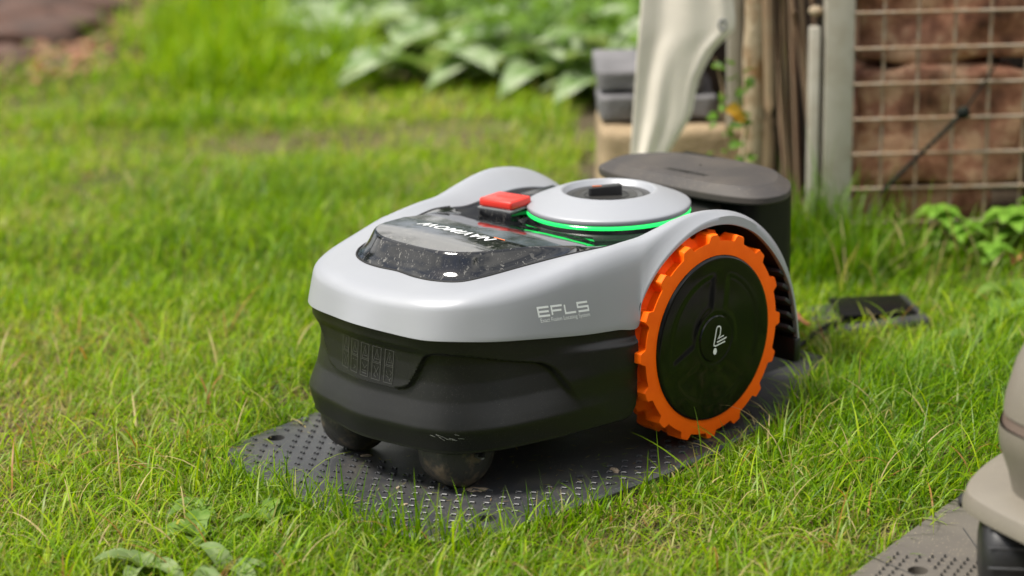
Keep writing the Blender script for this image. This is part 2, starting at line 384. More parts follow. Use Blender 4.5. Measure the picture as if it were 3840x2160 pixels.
# --- lower black body (dense, with proud label panel and side pocket)
def plan(t):   # lip plan rail, t in station units 0..8
    L = np.array([(.358, 0), (.352, .045), (.343, .088), (.325, .12), (.289, .143), (.24, .157), (.186, .168), (.142, .174), (.112, .178)])
    return L
Lr = plan(0); Lm = Lr[::-1].copy(); Lm[:, 1] *= -1; PL = catmull(np.vstack([Lm[:-1], Lr]), 20)
ztop = catmull(np.array([C[i][2] for i in range(8, 0, -1)]+[C[i][2] for i in range(9)])[:, None], 20)[:, 0]
tan = np.gradient(PL, axis=0); tan /= np.linalg.norm(tan, axis=1)[:, None]; nor = np.stack([tan[:, 1], -tan[:, 0]], 1)
arc = np.concatenate([[0], np.cumsum(np.linalg.norm(np.diff(PL, axis=0), axis=1))]); arc -= arc[len(arc)//2]
def arc_at(x, y):   # nearest arc coordinate
    return arc[np.argmin((PL[:, 0]-x)**2+(PL[:, 1]-y)**2)]
# lower boundary z of the proud zone, as a function of |arc|
bp = [(0, .1145), (arc_at(.352, .052), .1135), (arc_at(.346, .066), .118), (arc_at(.343, .077), .137), (arc_at(.341, .088), .1555), (arc_at(.335, .105), .160), (arc_at(.318, .13), .1565), (arc_at(.278, .15), .147),
      (arc_at(.237, .163), .137), (arc_at(.222, .166), .128), (arc_at(.208, .17), .108), (arc_at(.190, .175), .080), (arc_at(.15, .175), .06), (.6, .05)]
bx = np.array([p[0] for p in bp]); bz = np.array([p[1] for p in bp])
_pz = np.linspace(.04, .20, 400); _pv = np.interp(_pz, [.04, .054, .066, .0745, .0785, .088, .105, .125, .145, .20], [-.0012, -.0004, .0026, .0044, .0046, .0012, -.0055, -.0100, -.0120, -.0122])
_k = np.exp(-.5*(np.arange(-12, 13)/2.6)**2); _k /= _k.sum(); _pv = np.convolve(np.pad(_pv, 12, 'edge'), _k, 'valid')
def PCH(z): return np.interp(z, _pz, _pv)
_ba = np.linspace(0, .62, 900); _bv = np.interp(_ba, bx, bz); _k2 = np.exp(-.5*(np.arange(-16, 17)/6.0)**2); _k2 /= _k2.sum(); _bv = np.convolve(np.pad(_bv, 16, 'edge'), _k2, 'valid')
def lower_offset(s, z, zt):
    """outward offset of the body skin"""
    u = (z-.054)
    base = PCH(z)
    # rearward part goes flat
    aa = abs(s); k = sstep(.22, .33, aa)
    base = base*(1-k)+np.interp(z, [.054, .08, .19], [0, 0, -.003])*k
    zb = np.interp(aa, _ba, _bv)
    front = 1-sstep(.07, .10, aa)
    wdt = .0013+.0045*sstep(arc_at(.235, .162), arc_at(.20, .171), aa)
    m = sstep(zb-wdt, zb+wdt, z)
    prof = -.0045*np.ones_like(z)
    amt = .0090*(1-k*.55)*(1-sstep(.115, .085, z)*sstep(arc_at(.225, .165), arc_at(.20, .171), aa)*.9)
    base = base+m*np.where(z > 0, amt, 0)*(1-.35*front)
    # overhanging flange right under the silver edge
    fl = sstep(zt-.020, zt-.010, z); base = base*(1-fl)+fl*(-.0028)
    return base
zn = np.concatenate([np.linspace(0, 1, 92)])
P = []
for i in range(len(PL)):
    zt = ztop[i]-.001; z = .054+(zt-.054)*zn
    # round the rear lower corner near the wheel
    cut = 0
    o = lower_offset(arc[i], z, zt)
    col = [(PL[i, 0]+nor[i, 0]*(o[k]-.001), PL[i, 1]+nor[i, 1]*(o[k]-.001), z[k]) for k in range(len(z))]
    q = PL[i]
    inn = [(q[0]-nor[i, 0]*d, q[1]-nor[i, 1]*d, h) for d, h in ((.05, .047), (.016, .049), (.004, .0505), (.0012, .0522))]
    topi = [(q[0]-nor[i, 0]*.008, q[1]-nor[i, 1]*.008, zt+.0005)]
    P.append(inn+col+topi)
P = np.array(P)
# taper corner by the wheel: lift bottom for the last stations
for i in range(len(PL)):
    d = min(i, len(PL)-1-i)
    if d < 14:
        r = .022; t = d/14.0; lift = r*(1-math.sqrt(max(0, 1-(1-t)**2)))
        zz = P[i, :, 2]; P[i, :, 2] = np.where(zz < .16, zz+lift*np.clip((.15-zz)/.1, 0, 1), zz)
v, f = grid(P); lower = mesh('lower_body', v, f, M['black'], mower, auto=60)
# bottom plate and inner chassis
bm = bmesh.new()
boxbm(bm, (.08, 0, .118), (.40, .20, .155), bev=.01)
boxbm(bm, (.10, 0, .058), (.36, .245, .02), bev=.006)
boxbm(bm, (.16, 0, .12), (.12, .30, .12), bev=.006)
frombm('chassis', bm, M['blackin'], mower, auto=40)
# cutting disc guard under the belly
lathe('cutting_disc', [(0, .040), (.085, .040), (.092, .034), (.092, .030), (0, .028)], M['blackin'], mower, center=(.13, 0, 0), n=48)
# rear deck: dark gloss well between shell rails
deckP = []
ids = [i for i in range(mid, nst) if (i-mid)/PER >= 4.6]
vv = np.linspace(-1, 1, 41)
for i in ids:
    a = Ac[i]; row = []
    for q in vv:
        y = q*a[1]*1.002; m = sstep(.80, 1.0, abs(q)); zc = min(.2175, a[2]-.004) if a[0] > -.09 else min(.2215, a[2]+.001)
        row.append((a[0], y, zc*(1-m)+(a[2]-.0015)*m))
    deckP.append(row)
v, f = grid(np.array(deckP)); deck = mesh('rear_deck', v, f, M['gloss'], mower)
# wheel arch liners
for sg in (1, -1):
    P = []
    for i in range(mid+PER*8, nst):
        c = Cc[i]; P.append([(c[0], sg*.1790, c[2]+.0006), (c[0]*1.01, sg*.172, .118+(c[2]-.118)*1.012), (c[0]*1.015, sg*.15, .118+(c[2]-.118)*1.005), (c[0]*1.01, sg*.134, .118+(c[2]-.118)*.965), (c[0]*.98, sg*.118, .118+(c[2]-.118)*.86), (c[0]*.95, sg*.100, .118+(c[2]-.118)*.80)])
    v, f = grid(np.array(P)); mesh('arch_liner', v, f, M['blackin'], mower)
    P = [[(c[0]*.95, sg*.1, .118+(c[2]-.118)*.8), (c[0]*.2, sg*.1, .09)] for c in Cc[mid+PER*8:nst]]
    v, f = grid(np.array(P)); mesh('arch_back', v, f, M['blackin'], mower, smooth=False)
    for k, (x, z) in enumerate([(-.146, .160), (-.1525, .142), (-.157, .124), (-.1605, .106), (-.163, .089)]):
        bm = bmesh.new(); boxbm(bm, (x+.006, sg*.155, z), (.022, .044, .0045), rot=Matrix.Rotation(math.radians(-35), 3, 'Y'), bev=.0008); frombm('fender_rib', bm, material('dark_grey_rib', (.030, .030, .033), .5) if sg > 0 else M['blackin'], mower, auto=40)
    box('mud_flap', (-.163, sg*.155, .064), (.012, .05, .03), M['black'], mower, bev=.003)

# --- glossy cover
Pp = [(.280, 0, .249), (.279, .028, .249), (.275, .051, .249), (.263, .072, .249), (.244, .087, .249), (.2, .0985, .247), (.155, .107, .241), (.12, .1105, .235), (.098, .112, .2305)]
Pc = mirror_cat(Pp); pm = (len(Pc)-1)//2
Aoff = mid-pm
def plat_z(x, y): return float(np.interp(x, [.03, .06, .08, .098, .12, .155, .2, .24], [.222, .2235, .226, .230, .235, .241, .247, .249]))+.0022*(1-min(1, (y/.11)**2))*float(np.interp(x, [.09, .14, .25, .281], [.3, 1, 1, 0]))
# skirt between plateau edge and silver
P = []
for j in range(len(Pc)):
    p = Pc[j].copy(); a = Ac[j+Aoff].copy(); st = abs(j-pm)/PER
    p[2] = plat_z(p[0], p[1]); a_in = a+np.array([0, 0, .0004]); d = a_in-p; h = d.copy(); h[2] = 0; L = np.linalg.norm(h); hn = h/L; dz = d[2]
    prof = [(0, 0), (.05, .012), (.11, .05), (.18, .13), (.26, .25), (.35, .40), (.45, .55), (.56, .69), (.68, .81), (.80, .90), (.91, .97), (1.0, 1.02), (1.02, 1.25)]
    P.append([tuple(p+h*u+np.array([0, 0, dz*q])) for u, q in prof])
v, f = grid(np.array(P)); cover = mesh('display_cover', v, f, M['cover'], mower, auto=70)
# plateau
b = [tuple(Pc[j][:2]) for j in range(len(Pc))]
WR = .109; DX = -.031
rear = []
for t in np.linspace(1, -1, 61):
    ye = .112*t; ay = abs(ye)
    xc = DX+math.sqrt(max(WR**2-ay**2, 0)) if ay < .062 else None
    x0 = DX+math.sqrt(WR**2-.062**2)
    x = xc if xc is not None else x0+(.098-x0)*((ay-.062)/(.112-.062))**.8
    rear.append((x, ye))
loop = b+rear[1:-1]
cx, cy = .18, 0
nl = len(loop); rings = [0, .1, .25, .4, .55, .7, .8, .88, .94, .975, 1]
verts = []; faces = []
for t in rings[1:]:
    for (x, y) in loop:
        px, py = cx+(x-cx)*t, y*t; verts.append((px, py, plat_z(px, py)))
verts.append((cx, cy, plat_z(cx, 0)))
for r in range(len(rings)-2):
    for i in range(nl): faces.append((r*nl+i, r*nl+(i+1) % nl, (r+1)*nl+(i+1) % nl, (r+1)*nl+i))
for i in range(nl): faces.append((len(verts)-1, (i+1) % nl, i))
# drop wall at the rear
base = (len(rings)-2)*nl; k0 = len(verts)
for i in range(len(b)-1, nl+1):
    x, y = loop[i % nl]; verts.append((x-.0015, y, plat_z(x, y)-.003)); verts.append((x-.004, y*.995, .2165))
cnt = (len(verts)-k0)//2
for q in range(cnt-1):
    i = len(b)-1+q; faces.append((base+i % nl, base+(i+1) % nl, k0+2*(q+1), k0+2*q)); faces.append((k0+2*q, k0+2*q+2, k0+2*q+3, k0+2*q+1))
top = mesh('cover_top', verts, faces, M['cover'], cover, auto=50)
# thin seam bead round the cover foot
tube('cover_seal', [tuple(Ac[j+Aoff]+np.array([0, 0, .0002])) for j in range(0, len(Pc))], .0012, M['blackin'], mower, n=6)
# inner light strips seen in the cover front
for k, (dy, zz) in enumerate([(0, .238), (0, .2325)]):
    pass

# lettering on the cover: reads from the front
bvh = bvh_of(top)
V, F = font2d('NAVIMOW', .0205, shear=.18, offset=.0003, spacing=1.10)
wd = max(q[0] for q in V); sc = .116/wd
decal('cover_lettering', V, F, (.2025, -.058*-1, .25), Vector((0, -1, 0))*sc if False else Vector((0, -1, 0))*sc, Vector((-1, 0, 0))*1.0*sc*-1, (0, 0, -1), bvh, M['white'], mower, off=.0003, subdiv=1)
decal('lettering_accent', [(0, 0), (1, 0), (1.15, .22), (.12, .22)], [(0, 1, 2, 3)], (.2000, .066, .25), Vector((0, -1, 0))*.017, Vector((-1, 0, 0))*.012, (0, 0, -1), bvh, M['orangeprint'], mower, off=.0003)

# --- stop button
rb = Matrix.Rotation(math.radians(9), 3, 'Z')
bc = Vector((.0587, -.081, 0))
zb = plat_z(bc.x, bc.y)
stop = box('stop_button', (bc.x, bc.y, .2432), (.040, .048, .0105), M['red'], mower, rot=rb, bev=.0032, seg=4)
box('button_trim', (bc.x, bc.y, .2368), (.043, .050, .0024), M['clear'], mower, rot=rb, bev=.0008)
box('button_pedestal', (bc.x, bc.y, .2300), (.041, .048, .0115), M['cover'], mower, rot=rb, bev=.0015)
V, F = font2d('STOP', .010, offset=.0004); 
sb = bvh_of(stop)
decal('button_lettering', V, F, Vector((bc.x, bc.y, 0))+rb@Vector((-.004, .013, .26)), rb@Vector((0, -1, 0)), rb@Vector((1, 0, 0)), (0, 0, -1), sb, material('red_relief', (.62, .03, .018), .4), stop, off=.0003)
# small dark status display beside the button
box('status_display', (-.03, -.108, .2330), (.060, .028, .003), M['gloss'], mower, rot=Matrix.Rotation(math.radians(-4), 3, 'X'), bev=.001)

# --- dome with green ring and dial
dc = (DX, 0, 0)
lathe('dome_base', [(.106, .2160), (.1000, .2180), (.0950, .2225), (.0938, .2277), (.080, .2277)], M['gloss'], mower, dc, n=128)
lathe('light_ring', [(.090, .2278), (.0958, .2280), (.0964, .2290), (.0964, .2312), (.0955, .2322), (.090, .2322)], M['green'], mower, dc, n=160)
dome = lathe('dome', [(.088, .2324), (.0955, .2324), (.0962, .2330), (.0966, .2378), (.0960, .2388), (.0935, .2402), (.085, .2437), (.072, .2489), (.0600, .2531), (.0565, .2541), (.0545, .2539), (.0530, .2528), (.0497, .2470), (.0490, .2466)], M['silver'], mower, dc, n=160, auto=60)
dial = lathe('dial_face', [(0, .2474), (.034, .2474), (.0345, .2470), (.0352, .2474), (.0498, .2474), (.0498, .246)], M['dial'], dome, dc, n=96)
tick_me = None
for k in range(48):
    a = 2*math.pi*k/48; c = Vector((DX+.0418*math.cos(a), .0418*math.sin(a), .24775))
    if tick_me is None:
        bm = bmesh.new(); boxbm(bm, (0, 0, 0), (.0024 if k % 4 else .0034, .0006, .0004)); tick_me = bpy.data.meshes.new('tick_mark'); bm.to_mesh(tick_me); bm.free(); tick_me.materials.append(M['clear'])
    o = bpy.data.objects.new('tick_mark', tick_me); o.location = c; o.rotation_euler[2] = a; COL.objects.link(o); o.parent = dome
for a, t in ((.6, '4'), (2.1, '3'), (3.7, '2'), (5.2, '1')):
    V, F = font2d(t, .009); c = Vector((DX+.029*math.cos(a), .029*math.sin(a), .2478))
    mesh('dial_number', [(c.x+(q[1]-.003)*1, c.y-(q[0]-.003), c.z) for q in V], F, M['clear'], dome, smooth=False)
kd = Vector((-.72, .60, 0)).normalized(); kp = Vector((-kd.y, kd.x, 0))
kc = Vector((DX+.002, -.001, 0))
outl = [(-.021, -.0035), (-.019, -.0058), (.0175, -.0058), (.0185, 0), (.0175, .0058), (-.019, .0058), (-.021, .0035)]
vs = []; hts = (.2476, .2575, .2585)
for h, s_ in zip(hts, (1, 1, .9)): vs += [tuple(kc+kd*a*s_+kp*b_*s_+Vector((0, 0, h+(.0012*(a/.02) if h > .25 else 0)))) for a, b_ in outl]
no = len(outl); fs = [(r*no+i, r*no+(i+1) % no, (r+1)*no+(i+1) % no, (r+1)*no+i) for r in range(2) for i in range(no)]+[tuple(range(2*no, 3*no))]
knob = mesh('dial_knob', vs, fs, M['knob'], dome, smooth=False)
lathe('knob_ring', [(.0250, .2475), (.0252, .2481), (.0262, .2481), (.0264, .2475)], M['knob'], dome, (kc.x, kc.y, 0), n=64)
box('knob_mark', tuple(kc-kd*.011+Vector((0, 0, .2582))), (.011, .0014, .0008), M['orangeprint'], dome, rot=Matrix.Rotation(math.atan2(kd.y, kd.x), 3, 'Z'))

# --- side lettering
bs = bvh_of(shell)
def hw(pts, x0): return [(x0+a, b) for a, b in pts]
wE = []
glyph = {'E': [[(1, 1), (0, 1), (0, 0), (1, 0)], [(0.02, .5), (.95, .5)]], 'F': [[(1, 1), (0, 1), (0, 0)], [(0.02, .48), (.9, .48)]], 'L': [[(0, 1), (0, 0), (1, 0)]], 'S': [[(1, 1), (0, 1), (0, .5), (1, .5), (1, 0), (0, 0)]]}
x0 = 0; paths = []
for ch in 'EFLS':
    for st in glyph[ch]: paths.append([(x0+px*.0155, py*.0092) for px, py in st])
    x0 += .0192
V, F = ribbon(paths, .0022, cap=False)
O = Vector((.2395, 0, .1905)); U = Vector((-.835, 0, -.055)); Wv = Vector((.10, 0, 1))
decal('side_lettering', V, F, O, U, Wv, (0, -1, 0), bs, M['print'], mower, off=.0003, subdiv=1)
V, F = font2d('Exact Fusion Locating System', .0068); wd = max(q[0] for q in V)
decal('side_lettering', V, F, Vector((.2385, 0, .1838)), U*(.0735/wd), Wv*(.0735/wd), (0, -1, 0), bs, M['print'], mower, off=.0003)

# --- raised pictograms on the front label panel
bl = bvh_of(lower)
paths = []
cw = .0115
for k in range(5):
    x0 = k*.0170
    fr = .0
    paths += [[(x0, .036), (x0+cw, .036)], [(x0, .018), (x0+cw, .018)], [(x0, .0005), (x0+cw, .0005)]]
    paths += [[(x0, .036), (x0, .0005)], [(x0+cw, .036), (x0+cw, .0005)]]
    paths += [[(x0+.0012, .0195), (x0+cw/2, .0335), (x0+cw-.0012, .0195), (x0+.0012, .0195)]]
    paths += [[(x0+cw/2, .0290), (x0+cw/2, .0245)], [(x0+cw/2-.0022, .0225), (x0+cw/2+.0022, .0225)]]
    g_ = [[[(.002, .015), (.005, .011), (.003, .007), (.006, .003)], [(.009, .015), (.007, .010), (.009, .004)]],
          [[(.002, .014), (.004, .014)], [(.007, .014), (.0095, .014)], [(.005, .008), (.008, .006), (.005, .004)]],
          [[(.002, .014), (.006, .009), (.009, .013)], [(.002, .006), (.009, .006)], [(.002, .0035), (.009, .0035)]],
          [[(.002, .015), (.009, .005)], [(.009, .015), (.003, .005), (.006, .003)]],
          [[(.002, .013), (.006, .006), (.002, .008)], [(.007, .014), (.0095, .012), (.008, .009)], [(.0095, .006), (.007, .004), (.0095, .002)]]][k]
    paths += [[(x0+a, b_) for a, b_ in st] for st in g_]
V, F = ribbon(paths, .0006)
emb = material('embossed_lit', (.050, .050, .048), .35)  # paler than the body: light on the relief edges put into colour
decal('warning_pictograms', V, F, Vector((.35, -.034, .1215)), Vector((-.0, 1, -.05)), Vector((0, .04, 1)), (-1, -.1, 0), bl, emb, mower, off=.0005, subdiv=0)
# scratches on the bumper corner
paths = []
for k in range(16):
    a = random.uniform(0, .030) + (0.0 if k % 2 else .014); b_ = random.uniform(-.003, .004); paths.append([(a, b_), (a+random.uniform(.002, .006), b_-random.uniform(.0006, .0018))])
V, F = ribbon(paths, .00035)
decal('bumper_scratches', V, F, Vector((.335, .086, .0715)), Vector((-.55, .83, 0)), Vector((0, 0, 1)), (-.85, -.5, 0), bl, material('scratch', (.35, .35, .34), .5), lower, off=.0003)

# --- rear wheels
ZW, RW, RH = .1182, .1182, .0943
def tyre_mesh(name, sg, parent):
    nth = 16*36; th = np.linspace(0, 2*np.pi, nth, endpoint=False)
    rb_ = .1100
    # profile param: (y inboard distance from outer face, kind)
    prof = [('f', RH, .0), ('f', RH+.0015, .0), ('f', .1000, .0), ('f', .1035, .0)] + [('t', None, q) for q in (.0006, .0022, .005, .009, .013, .0165, .019, .021, .0225, .024, .0255, .0275, .031, .035, .040, .044, .047, .0490, .0500)] + [('f', .098, .0505), ('f', .09, .0505)]
    P = np.zeros((nth, len(prof), 3))
    pitch = 2*np.pi/16
    def lug(phase, half_top, half_base):
        d = np.abs((th-math.radians(1.2)-phase+pitch/2) % pitch-pitch/2); return 1-sstep(half_top, half_base, d)
    lo = lug(0, math.radians(2.6), math.radians(4.9)); li = lug(pitch/2, math.radians(2.8), math.radians(5.4))
    for j, (k, r, q) in enumerate(prof):
        if k == 'f': R_ = np.full(nth, r); y = q
        else:
            wo_ = 1-sstep(.021, .0255, q); wi = sstep(.021, .0255, q)
            pocket_o = sstep(.0010, .0065, q)*(1-sstep(.016, .0215, q))       # scooped pocket between outer lugs
            pocket_i = sstep(.0275, .031, q)*(1-sstep(.044, .0485, q))
            eo = .0 if q > .002 else .0012*(1-q/.002); ei = .0012*sstep(.048, .050, q)
            rib = .0020*(1-abs(q-.0235)/.004) if abs(q-.0235) < .004 else 0
            low = rb_+.0004-.0062*pocket_o-.006*pocket_i+rib
            R_ = low+(RW-eo-ei-low)*(lo*wo_+li*wi); y = q
        P[:, j, 0] = R_*np.cos(th); P[:, j, 1] = sg*(.1925-.0035-y); P[:, j, 2] = ZW+R_*np.sin(th)
    v, f = grid(P, closed_u=True)
    o = mesh(name, v, f, M['orange'], parent, auto=38); return o
def wheel(sg):
    root = bpy.data.objects.new('rear_wheel', None); root.empty_display_size = .02; link(root, mower)
    tyre_mesh('tyre', sg, root)
    # hub disc relief
    nth = 180; th = np.linspace(0, 2*np.pi, nth, endpoint=False); rs = np.array([.0001, .01, .02, .0255, .0265, .0272, .028, .030, .032, .034, .036, .04, .045, .05, .055, .06, .064, .067, .070, .072, .074, .078, .084, .089, .0915, .0930, .0940])
    P = np.zeros((nth, len(rs), 3))
    for j, r in enumerate(rs):
        cap_ = .0009 if r < .0262 else (-.0005 if r < .0285 else 0)
        dth = np.abs((th-math.radians(38)+math.pi/3) % (2*math.pi/3)-math.pi/3)*np.degrees(1)/1
        hw_ = math.radians(60)-.0125/max(r, .01)           # spoke half width 12.5 mm
        m = (1-sstep(hw_-.005/max(r, .02), hw_+.005/max(r, .02), dth*np.pi/180))*sstep(.033, .038, r)*(1-sstep(.070, .0755, r))
        y = .1925-.0006*(r/.09)**2+cap_-.0008*m-(.0018 if r > .0935 else 0)-(.0005 if r > .092 else 0)
        P[:, j, 0] = r*np.cos(th); P[:, j, 1] = sg*y; P[:, j, 2] = ZW+r*np.sin(th)
    v, f = grid(P, closed_u=True); hub = mesh('hub_cap', v, f, M['hub'], root, auto=45)
    lathe('rim', [(.0945, .1885*sg), (.0945, .14*sg), (.02, .138*sg)], M['blackin'], root, (0, 0, ZW), 'y', n=64)
    tube('axle', [(0, sg*.14, ZW), (0, sg*.09, ZW)], .018, M['blackin'], root, n=12)
    if sg > 0:
        hb = bvh_of(hub)
        # symbol traced on the cap, in mm-ish units
        def q(px, py):      # picture px of a crop -> metres on the cap
            return ((px-432)*-.000199+(516-py)*.0000044, (516-py)*.0001338+(px-432)*-.0000331)
        loop_ = [(517, 437), (435, 470), (423, 462), (425, 448), (449, 318), (456, 303), (467, 298), (479, 303), (485, 318), (478, 374), (462, 405), (506, 383)]
        V, F = ribbon([[q(*p) for p in loop_], [q(452, 437), q(530, 402)]], .0015)
        k = len(V); V += [np.array([.0030*math.cos(a)*1.0, .0038*math.sin(a)]) for a in np.linspace(0, 2*np.pi, 24, endpoint=False)]; F.append(tuple(range(k, k+24)))
        decal('hub_emblem', V, F, Vector((.0020, 0, .1040)), Vector((1, 0, 0)), Vector((0, 0, 1)), (0, -1, 0), hb, M['white'], root, off=.0003)
    return root
wheel(1); wheel(-1)

# --- front casters
for sg in (1, -1):
    root = bpy.data.objects.new('front_caster', None); root.empty_display_size = .02; link(root, mower)
    cxx, cyy, R_ = .293, sg*.0824, .0405
    prof = []
    for t in np.linspace(-1, 1, 25):
        y = t*.0330; r = R_*(1-abs(t)**3.2)**.42 if abs(t) < 1 else 0
        prof.append((max(r, .0), y))
    prof[0] = (.012, -.0330); prof[-1] = (.012, .0330)
    prof = [(0, -.031), (.010, -.031), (.0115, -.0325), (.0165, -.0315)]+[p for p in prof if abs(p[1]) < .0305]+[(.0165, .0315), (.0115, .0325), (.010, .031), (0, .031)]
    lathe('tyre', prof, M['caster'], root, (cxx, cyy, R_), 'y', n=64, auto=40)
    tube('fork', [(cxx, cyy-.039, R_), (cxx-.004, cyy-.038, .062), (cxx-.004, cyy, .075), (cxx-.004, cyy+.038, .062), (cxx, cyy+.039, R_)], .004, M['blackin'], root, n=8)
    tube('axle', [(cxx, cyy-.041, R_), (cxx, cyy+.041, R_)], .003, M['clear'], root, n=8)

# ================================================================== CHARGING STATION with its studded mat
dock = thing('charging_station', 'dark grey charging station with overhanging hood and black studded base mat', 'charging station')
def halfloop(pts):
    a = np.array(pts, float); b_ = a[::-1].copy(); b_[:, 1] *= -1; return np.vstack([a, b_[1:-1] if abs(a[0][1]) < 1e-6 and abs(a[-1][1]) < 1e-6 else b_])
def closed_cat(pts, per):
    pts = np.asarray(pts, float); n = len(pts); out = []
    for i in range(n):
        p0, p1, p2, p3 = pts[i-1], pts[i], pts[(i+1) % n], pts[(i+2) % n]
        for k in range(per):
            t = k/per; out.append(.5*((2*p1)+(-p0+p2)*t+(2*p0-5*p1+4*p2-p3)*t*t+(-p0+3*p1-3*p2+p3)*t**3))
    return np.array(out)
matl = closed_cat(halfloop([(.430, 0), (.429, .06), (.425, .11), (.415, .155), (.400, .182), (.372, .198), (.31, .206), (.2, .215), (.05, .215), (-.10, .190), (-.20, .150), (-.26, .120), (-.305, .105), (-.32, .09), (-.322, 0)]), 5)
holes = [(.338, .1765), (.338, -.1765)]
HR = .0098
def mat_plate(name, loop, holes, mat, parent, z1=0.0, z0=-.012, bevel=.004):
    bm = bmesh.new()
    def ring(pts, z): return [bm.verts.new((p[0], p[1], z)) for p in pts]
    o1 = ring(loop, z1)
    edges = [bm.edges.new((o1[i], o1[(i+1) % len(o1)])) for i in range(len(o1))]
    hv = []
    for hx, hy in holes:
        pts = [(hx+HR*math.cos(a), hy+HR*math.sin(a)) for a in np.linspace(0, 2*np.pi, 28, endpoint=False)]
        h = ring(pts, z1); hv.append(h); edges += [bm.edges.new((h[i], h[(i+1) % 28])) for i in range(28)]
    bmesh.ops.triangle_fill(bm, edges=edges, use_beauty=True)
    cen = np.mean(loop, axis=0)
    lp = np.array(loop); tg = np.roll(lp, -1, 0)-np.roll(lp, 1, 0); tg /= np.linalg.norm(tg, axis=1)[:, None]; nn = np.stack([tg[:, 1], -tg[:, 0]], 1)
    if ((lp+nn*.01-cen)**2).sum() < ((lp-cen)**2).sum(): nn = -nn
    r1 = ring(lp+nn*bevel, z1-.003); r2 = ring(lp+nn*(bevel+.001), z0)
    n = len(o1)
    for a, b_ in ((o1, r1), (r1, r2)):
        for i in range(n): bm.faces.new((a[i], a[(i+1) % n], b_[(i+1) % n], b_[i]))
    for h in hv:
        l = [bm.verts.new((v.co.x, v.co.y, z0)) for v in h]
        for i in range(28): bm.faces.new((h[i], h[(i+1) % 28], l[(i+1) % 28], l[i]))
        bm.faces.new(l)
    return frombm(name, bm, mat, parent, auto=25)
mat_plate('base_mat', matl, holes, M['matb'], dock)
def inside(poly, x, y):
    c = False; n = len(poly)
    for i in range(n):
        x1, y1 = poly[i]; x2, y2 = poly[(i+1) % n]
        if (y1 > y) != (y2 > y) and x < (x2-x1)*(y-y1)/(y2-y1)+x1: c = not c
    return c
shr = np.array(matl); shr = (shr-np.array([.04, 0]))*np.array([.975, .955])+np.array([.04, 0])
bm = bmesh.new()   # an angled little bar
boxbm(bm, (0, 0, .0002), (.0028, .0068, .0042), bev=.0007, seg=1)
boxbm(bm, (.0014, -.0025, .0000), (.0042, .0022, .0036), bev=.0006, seg=1)
bmesh.ops.recalc_face_normals(bm, faces=bm.faces)
stud_me = bpy.data.meshes.new('mat_stud'); bm.to_mesh(stud_me); bm.free(); stud_me.materials.append(M['matb'])
pts = []
for i in range(-60, 60):
    for j in range(-60, 60):
        x = .005+.0132*i-.0092*j; y = .0118*i+.0128*j
        if not inside(shr, x, y) or x < -.16: continue
        if x < .302-.05*max(0, (abs(y)-.10)/.05) and abs(y) < .158: continue
        if any((x-hx)**2+(y-hy)**2 < .017**2 for hx, hy in holes): continue
        pts.append((x, y))
pts.sort(key=lambda p: (CAM_POS-Vector((p[0], p[1], 0))).length+(.8 if p[1] < -.1 and p[0] < .2 else 0))
for x, y in pts[:295]:
    o = bpy.data.objects.new('mat_stud', stud_me); o.location = (x, y, 0); o.rotation_euler[2] = (-.5 if y < 0 else .5)*(1 if abs(y) > .05 else .3)+random.uniform(-.04, .04); COL.objects.link(o); o.parent = dock
if len(pts) > 295:
    bm = bmesh.new()
    for x, y in pts[295:]:
        boxbm(bm, (x, y, .0004), (.0034, .0078, .0052))
    o = frombm('far_studs', bm, M['matb'], dock, smooth=False); tag(o, kind='stuff')
# dried mud flecks, lying on the mat
mudm = material('dried_mud', (.30, .235, .165), .9, var=(120, (.16, .12, .085), .4, .65), bump=(400, .0006))
for k, (x, y, r) in enumerate([(.292, .110, .012), (.345, .045, .0035), (.352, .118, .004), (.372, .087, .004), (.150, .178, .008), (.305, -.055, .007)]):
    bm = bmesh.new(); bmesh.ops.create_icosphere(bm, subdivisions=3, radius=1)
    for vtx in bm.verts:
        n_ = noise.noise(vtx.co*2.3+Vector((k*3, 0, 0))); vtx.co = Vector((vtx.co.x*r*(1+.5*n_), vtx.co.y*r*.55*(1+.6*n_), max(-.2, vtx.co.z)*.0012*(1+n_)))
    o = frombm('mud_fleck', bm, mudm); o.location = (x, y, .0004); o.rotation_euler[2] = k*1.3+2.2
    tag(o, ['dried mud patch on the mat just right of the near front caster', 'small mud crumb on the mat in front of the near caster', 'small mud crumb near the front edge of the black mat', 'pale mud crumb nearest the front hole of the black mat', 'mud smear on the mat beside the orange wheel', 'mud patch on the mat between the two casters'][k], 'mud')
# hood
hoodh = [(-.170, 0), (-.170, .045), (-.174, .085), (-.186, .118), (-.205, .132), (-.232, .133), (-.262, .118), (-.292, .09), (-.305, .05), (-.308, 0)]
HL = closed_cat(halfloop(hoodh), 6)*np.array([1, 1.06])+np.array([0, -.038]); hc = np.array([-.238, -.038])
P = []
for (sc_, z) in ((.30, .217), (.93, .2175), (.985, .219), (1.0, .2215), (1.0, .2275), (.994, .2288), (.86, .2385), (.852, .2390), (.64, .2412), (.625, .2414), (.02, .2418)):
    q = hc+(HL-hc)*sc_; P.append(np.column_stack([q, np.full(len(q), z)]))
v, f = grid(np.array(P), closed_v=True); hood = mesh('hood', v, f, M['dock'], dock, auto=7)
hv_ = bvh_of(hood)
V, F = font2d('NAVIMOW', .013, shear=.1, offset=.0005)
wd = max(q_[0] for q_ in V)
decal('hood_lettering', V, F, Vector((-.204, .006, .25)), Vector((0, -1, 0))*(.068/wd), Vector((1, 0, 0))*(.068/wd), (0, 0, -1), hv_, M['dockb'], hood, off=.0003)
box('hood_cap', (-.284, -.085, .2385), (.02, .05, .004), M['dockb'], dock, bev=.0015)
